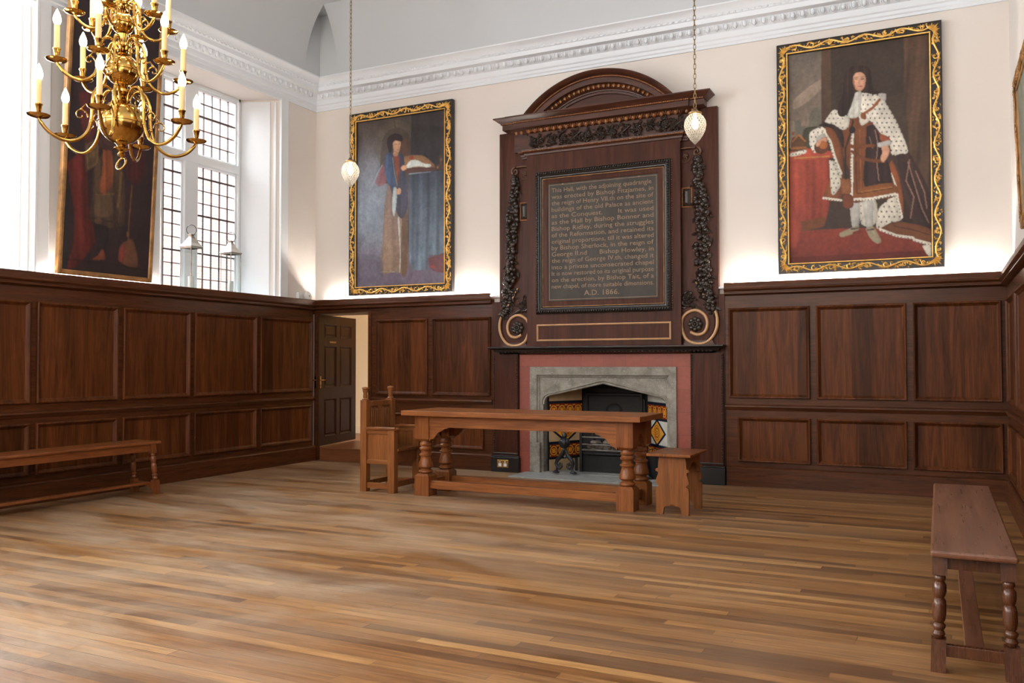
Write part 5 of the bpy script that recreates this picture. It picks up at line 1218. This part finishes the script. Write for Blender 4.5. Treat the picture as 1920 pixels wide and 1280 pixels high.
def make_arm(s, low):
    """one branch pointing along +x; origin at pan level on the axis"""
    R_ = .332*s
    pts = smooth_path([(.030, .0, .130), (.040, .0, .165), (.066, 0, .188), (.098, 0, .178), (.118, 0, .135), (.122, 0, .080), (.126, 0, .020), (.146, 0, -.038), (.190, 0, -.074), (.240, 0, -.078), (.290, 0, -.054), (.322, 0, -.018), (.332, 0, .002)], 4)
    pts = [(x*s, y, z*s) for x, y, z in pts]; n = len(pts)
    q = MB().tube(pts, [.0075*(.75+.25*s) if 6 < i < n-4 else .006 for i in range(n)], 8)
    def curl(c, r, a0_, turns, sg, w=.0042, nn=16):
        P = []; 
        for i in range(nn): f = i/(nn-1); a = a0_+sg*turns*2*PI*f; k = r*(1-.8*f); P.append(((c[0]+k*math.cos(a))*s, 0, (c[1]+k*math.sin(a))*s))
        q.tube(P, [w*(1-.35*i/(nn-1)) for i in range(nn)], 6)
    curl((.090, .118), .030, PI*.45, 1.2, -1, .0034); curl((.168, .040), .030, PI*1.05, 1.0, -1, .0036)
    q.tube([(.122*s, 0, .075*s), (.148*s, 0, .092*s), (.165*s, 0, .070*s)], .0035, 6).ball((.166*s, 0, .066*s), .006, 8, 5).ball((.124*s, 0, .02*s), .0105, 8, 6)
    a = q.build('arm', 'brass', None, smooth=60)
    k = .8+.2*s
    MB().lathe([(.004, -.004), (.014, -.002), (.022, .0), (.040*k, .004), (.046*k, .010), (.047*k, .012), (.045*k, .012), (.038*k, .008), (.010, .006)], (R_, 0, 0), 24).build('drip_pan', 'brass', a, smooth=50)
    MB().lathe([(.005, .006), (.007, .014), (.009, .022), (.012, .032), (.0135, .050), (.0165, .054), (.0165, .058), (.0125, .060)], (R_, 0, 0), 16).build('candle_cup', 'brass', a, smooth=50)
    MB().lathe([(.0115, .056), (.0115, .158), (.009, .161), (.003, .161)], (R_, 0, 0), 16).build('candle_tube', 'candle_tube', a, smooth=50)
    MB().lathe([(.006, .159), (.0125, .166), (.0165, .178), (.0165, .188), (.0125, .204), (.007, .217), (.003, .226), (.001, .230)], (R_, 0, 0), 16).build('bulb', 'bulb_glow', a, smooth=60)
    return a
for s_, zp, ph in ((1., 2.24, 6), (.785, 2.50, 0), (.585, 2.72, 1)):
    a = make_arm(s_, True); a.parent = cd; a.location = (0, 0, zp-2.277); a.rotation_euler = (0, 0, math.radians(ph))
    for k in range(1, 6): c_ = copy_tree(a); c_.parent = cd; c_.rotation_euler = (0, 0, math.radians(ph+60*k))

# ------------------------------------------------------------------ pendant lights
def pendant(x, y, zb, label):
    p = thing('pendant_light', label, 'lamp', (x, y, zb), 0, 'pair of hanging glass lamps')
    MB().lathe([(.002, 0), (.012, .010), (.036, .036), (.060, .072), (.078, .112), (.085, .150), (.080, .184), (.064, .212), (.048, .226), (.044, .236)], seg=32, caps=False).build('glass_shade', 'cut_glass', p, smooth=60)
    MB().lathe([(.046, .232), (.052, .236), (.052, .246), (.040, .250), (.020, .262), (.012, .275), (.004, .282)], seg=24).build('cap', 'old_brass', p, smooth=40)
    MB().lathe([(.008, .120), (.022, .135), (.028, .158), (.022, .182), (.012, .200), (.012, .236)], seg=14).build('bulb', 'pendant_glow', p, smooth=60)
    chain(.28, ZC-zb, .044, .0026, .0095, 'old_brass', p)
    return p
def at_depth(): pass
pendant(2.155, -2.155, 2.863, 'hanging cut-glass lamp on a chain in front of the left portrait')
pendant(5.440, -2.20, 2.882, 'hanging cut-glass lamp on a chain at the right of the carved pediment')

# ------------------------------------------------------------------ lanterns on the sill
def lantern(x, y, label):
    t_ = thing('lantern', label, 'lantern', (x, y, ZS+.005), 0, 'pair of lanterns on the window sill')
    w = .080; H_ = .49
    MB().box(-w, w, -w, w, 0, .025).box(-w*.9, w*.9, -w*.9, w*.9, .025, .032).build('base', 'lantern_metal', t_, bevel=.002)
    fr = MB()
    for sx in (-1, 1):
        for sy in (-1, 1): fr.box(sx*w-.006 if sx > 0 else -w-.0, sx*w if sx > 0 else -w+.006, sy*w-.006 if sy > 0 else -w, sy*w if sy > 0 else -w+.006, .025, H_)
    for s__ in (-1, 1): fr.box(-w, w, s__*w-.004, s__*w+.004, H_-.012, H_).box(s__*w-.004, s__*w+.004, -w, w, H_-.012, H_)
    fr.build('corner_posts', 'lantern_metal', t_)
    for sx, sy in ((1, 0), (-1, 0), (0, 1), (0, -1)):
        (MB().box(sx*w*.96-.001, sx*w*.96+.001, -w+.006, w-.006, .032, H_-.01) if sx else MB().box(-w+.006, w-.006, sy*w*.96-.001, sy*w*.96+.001, .032, H_-.01)).build('glass_pane', 'lantern_glass', t_)
    q = MB(); vs = []
    for r_, z in ((w+.008, H_), (w+.008, H_+.008), (.060, H_+.045), (.030, H_+.098), (.020, H_+.122), (.018, H_+.14)): vs += [(-r_, -r_, z), (r_, -r_, z), (r_, r_, z), (-r_, r_, z)]
    q.add(vs, [(i*4+k, i*4+(k+1) % 4, (i+1)*4+(k+1) % 4, (i+1)*4+k) for i in range(5) for k in range(4)]+[(20, 21, 22, 23)]); q.box(-.03, .03, -.03, .03, H_+.136, H_+.145)
    q.build('roof', 'lantern_metal', t_)
    MB().tube([(.052*math.cos(a)*.7, .052*math.cos(a)*.7, H_+.192+.054*math.sin(a)) for a in [2*PI*i/28 for i in range(28)]], .0035, 6, closed=True).build('ring_handle', 'iron', t_, smooth=60)
    MB().lathe([(.032, .032), (.032, .17), (.028, .175), (.003, .175)], seg=18).build('candle', 'paper', t_, smooth=40)
lantern(-.20, -1.850, 'tall silver glass lantern on the window sill, the left one nearer the painting')
lantern(-.20, -1.262, 'tall silver glass lantern on the window sill, the right one nearer the window reveal')
s1 = thing('wall_sensor', 'small white rectangular box above the left panelling near the corner', 'sensor', (.0, -.335, 1.985))
MB().box(.0, .045, -.035, .035, .0, .105).build('housing', 'white_plastic', s1, bevel=.006); MB().box(.045, .048, -.012, .012, .06, .08).build('lens', 'paper', s1)
s2 = thing('wall_sounder', 'round white sounder on the left wall beside the room corner', 'sounder', (.0, -.165, 2.055))
MB().lathe([(.052, 0), (.056, .004), (.056, .02), (.050, .036), (.030, .042), (.002, .043)], seg=26, M=Matrix.Rotation(PI/2, 4, 'Y')).build('housing', 'white_plastic', s2, smooth=40)
MB().ball((.043, 0, 0), (.004, .010, .010), 10, 6).build('lens', 'ink', s2, smooth=60)

# ------------------------------------------------------------------ outside
bo = thing('brick_building', 'sunlit red brick building seen through the leaded window', 'building', (-5.2, 2, 0))
MB().box(-.4, 0, -14, 9, -.4, 9.5).build('brick_wall', 'brick_red', bo)
struct(MB().box(-5.2, -.5, -14, 12, -.45, -.35).build('ground', 'ground_grey'), 'paved courtyard outside', 'ground')

# ------------------------------------------------------------------ light strips behind the panelling cap
def strip(x0, x1, y0, y1, lab):
    o = MB().box(x0, x1, y0, y1, 1.978, 1.984).build('light_strip', 'led_glow'); tag(o, lab, 'light', 'light strips behind the panelling cap')
strip(.25, 2.54, -.034, -.020, 'hidden glowing light strip under the left portrait')
strip(5.25, W-.12, -.034, -.020, 'hidden glowing light strip under the portrait of the robed figure')
strip(.020, .034, -3.80, -2.48, 'hidden glowing light strip under the leaning dark painting')

# ------------------------------------------------------------------ lights, world, camera
def area(name, loc_, rot, sx, sy, power, col=(1, 1, 1), spread=PI):
    l = bpy.data.lights.new(name, 'AREA'); l.shape = 'RECTANGLE'; l.size = sx; l.size_y = sy; l.energy = power; l.color = col; l.spread = spread
    o = bpy.data.objects.new(name, l); COL.objects.link(o); o.location = loc_; o.rotation_euler = rot; return o
DAY = (.97, .985, 1.)
zc_ = (ZS+ZH)/2
for i, (a, b) in enumerate(WIN):
    if i == 0: continue
    area('daylight_fill', (-.60, (a+b)/2, zc_), (0, -PI/2, 0), ZH-ZS-.1, b-a-.1, 330 if i < 3 else 260, DAY)
# sky seen from window 1, high and outside
area('daylight_fill', (-1.7, -1.75, 5.6), (0, -math.radians(48), 0), 2.6, 2.6, 620, DAY)
# fill lamps added behind the camera, on walls without windows
area('daylight_fill', (3.9, YR+.15, 3.2), (math.radians(80), 0, 0), 5.5, 2.3, 150, (1., .97, .93))
area('daylight_fill', (W-.1, -9.8, 3.0), (0, PI/2, 0), 2.2, 2.4, 60, DAY)
def point(name, loc_, power, col, r=.05):
    l = bpy.data.lights.new(name, 'POINT'); l.energy = power; l.color = col; l.shadow_soft_size = r
    o = bpy.data.objects.new(name, l); COL.objects.link(o); o.location = loc_; return o
point('corridor_lamp', (1.2, 1.3, 2.4), 17, (1., .80, .52), .1)
point('chandelier_glow', (CH[0], CH[1], 2.95), 14, (1., .78, .5), .12)
sun = bpy.data.lights.new('sun', 'SUN'); sun.energy = 3.6; sun.angle = .02; sun.color = (1, .95, .88)
so_ = bpy.data.objects.new('sun', sun); COL.objects.link(so_); so_.rotation_euler = (0, math.radians(38), math.radians(200)); so_.rotation_euler = Vector((-.72, .25, -.65)).to_track_quat('-Z', 'Y').to_euler()
w = bpy.data.worlds.new('World'); SC.world = w; w.use_nodes = True; nt = w.node_tree; nt.nodes.clear()
bg = nt.nodes.new('ShaderNodeBackground'); wo = nt.nodes.new('ShaderNodeOutputWorld'); bg.inputs[0].default_value = (.86, .93, 1., 1); bg.inputs[1].default_value = 2.4
nt.links.new(bg.outputs[0], wo.inputs[0])

cam = bpy.data.cameras.new('Camera'); cam.sensor_width = 36; cam.lens = 1624/1920*36; cam.clip_start = .05
co_ = bpy.data.objects.new('Camera', cam); COL.objects.link(co_); SC.camera = co_
yaw, pitch, roll = math.radians(26.24), math.radians(1.496), -.0012
f = Vector((-math.sin(yaw)*math.cos(pitch), math.cos(yaw)*math.cos(pitch), math.sin(pitch))); r = Vector((math.cos(yaw), math.sin(yaw), 0)); u = r.cross(f)
Rr = r*math.cos(roll)+u*math.sin(roll); Uu = -r*math.sin(roll)+u*math.cos(roll)
co_.matrix_world = Matrix(((Rr[0], Uu[0], -f[0], 7.098), (Rr[1], Uu[1], -f[1], -8.749), (Rr[2], Uu[2], -f[2], 1.2), (0, 0, 0, 1)))
vs_ = SC.view_settings; vs_.view_transform = 'Standard'; vs_.look = 'None'; vs_.gamma = 1; vs_.exposure = .42; vs_.use_curve_mapping = False
SC.cycles.use_denoising = True; SC.cycles.max_bounces = 8; SC.cycles.diffuse_bounces = 5; SC.cycles.glossy_bounces = 3; SC.cycles.transparent_max_bounces = 12
SC.cycles.caustics_reflective = False; SC.cycles.caustics_refractive = False; SC.cycles.sample_clamp_indirect = 6
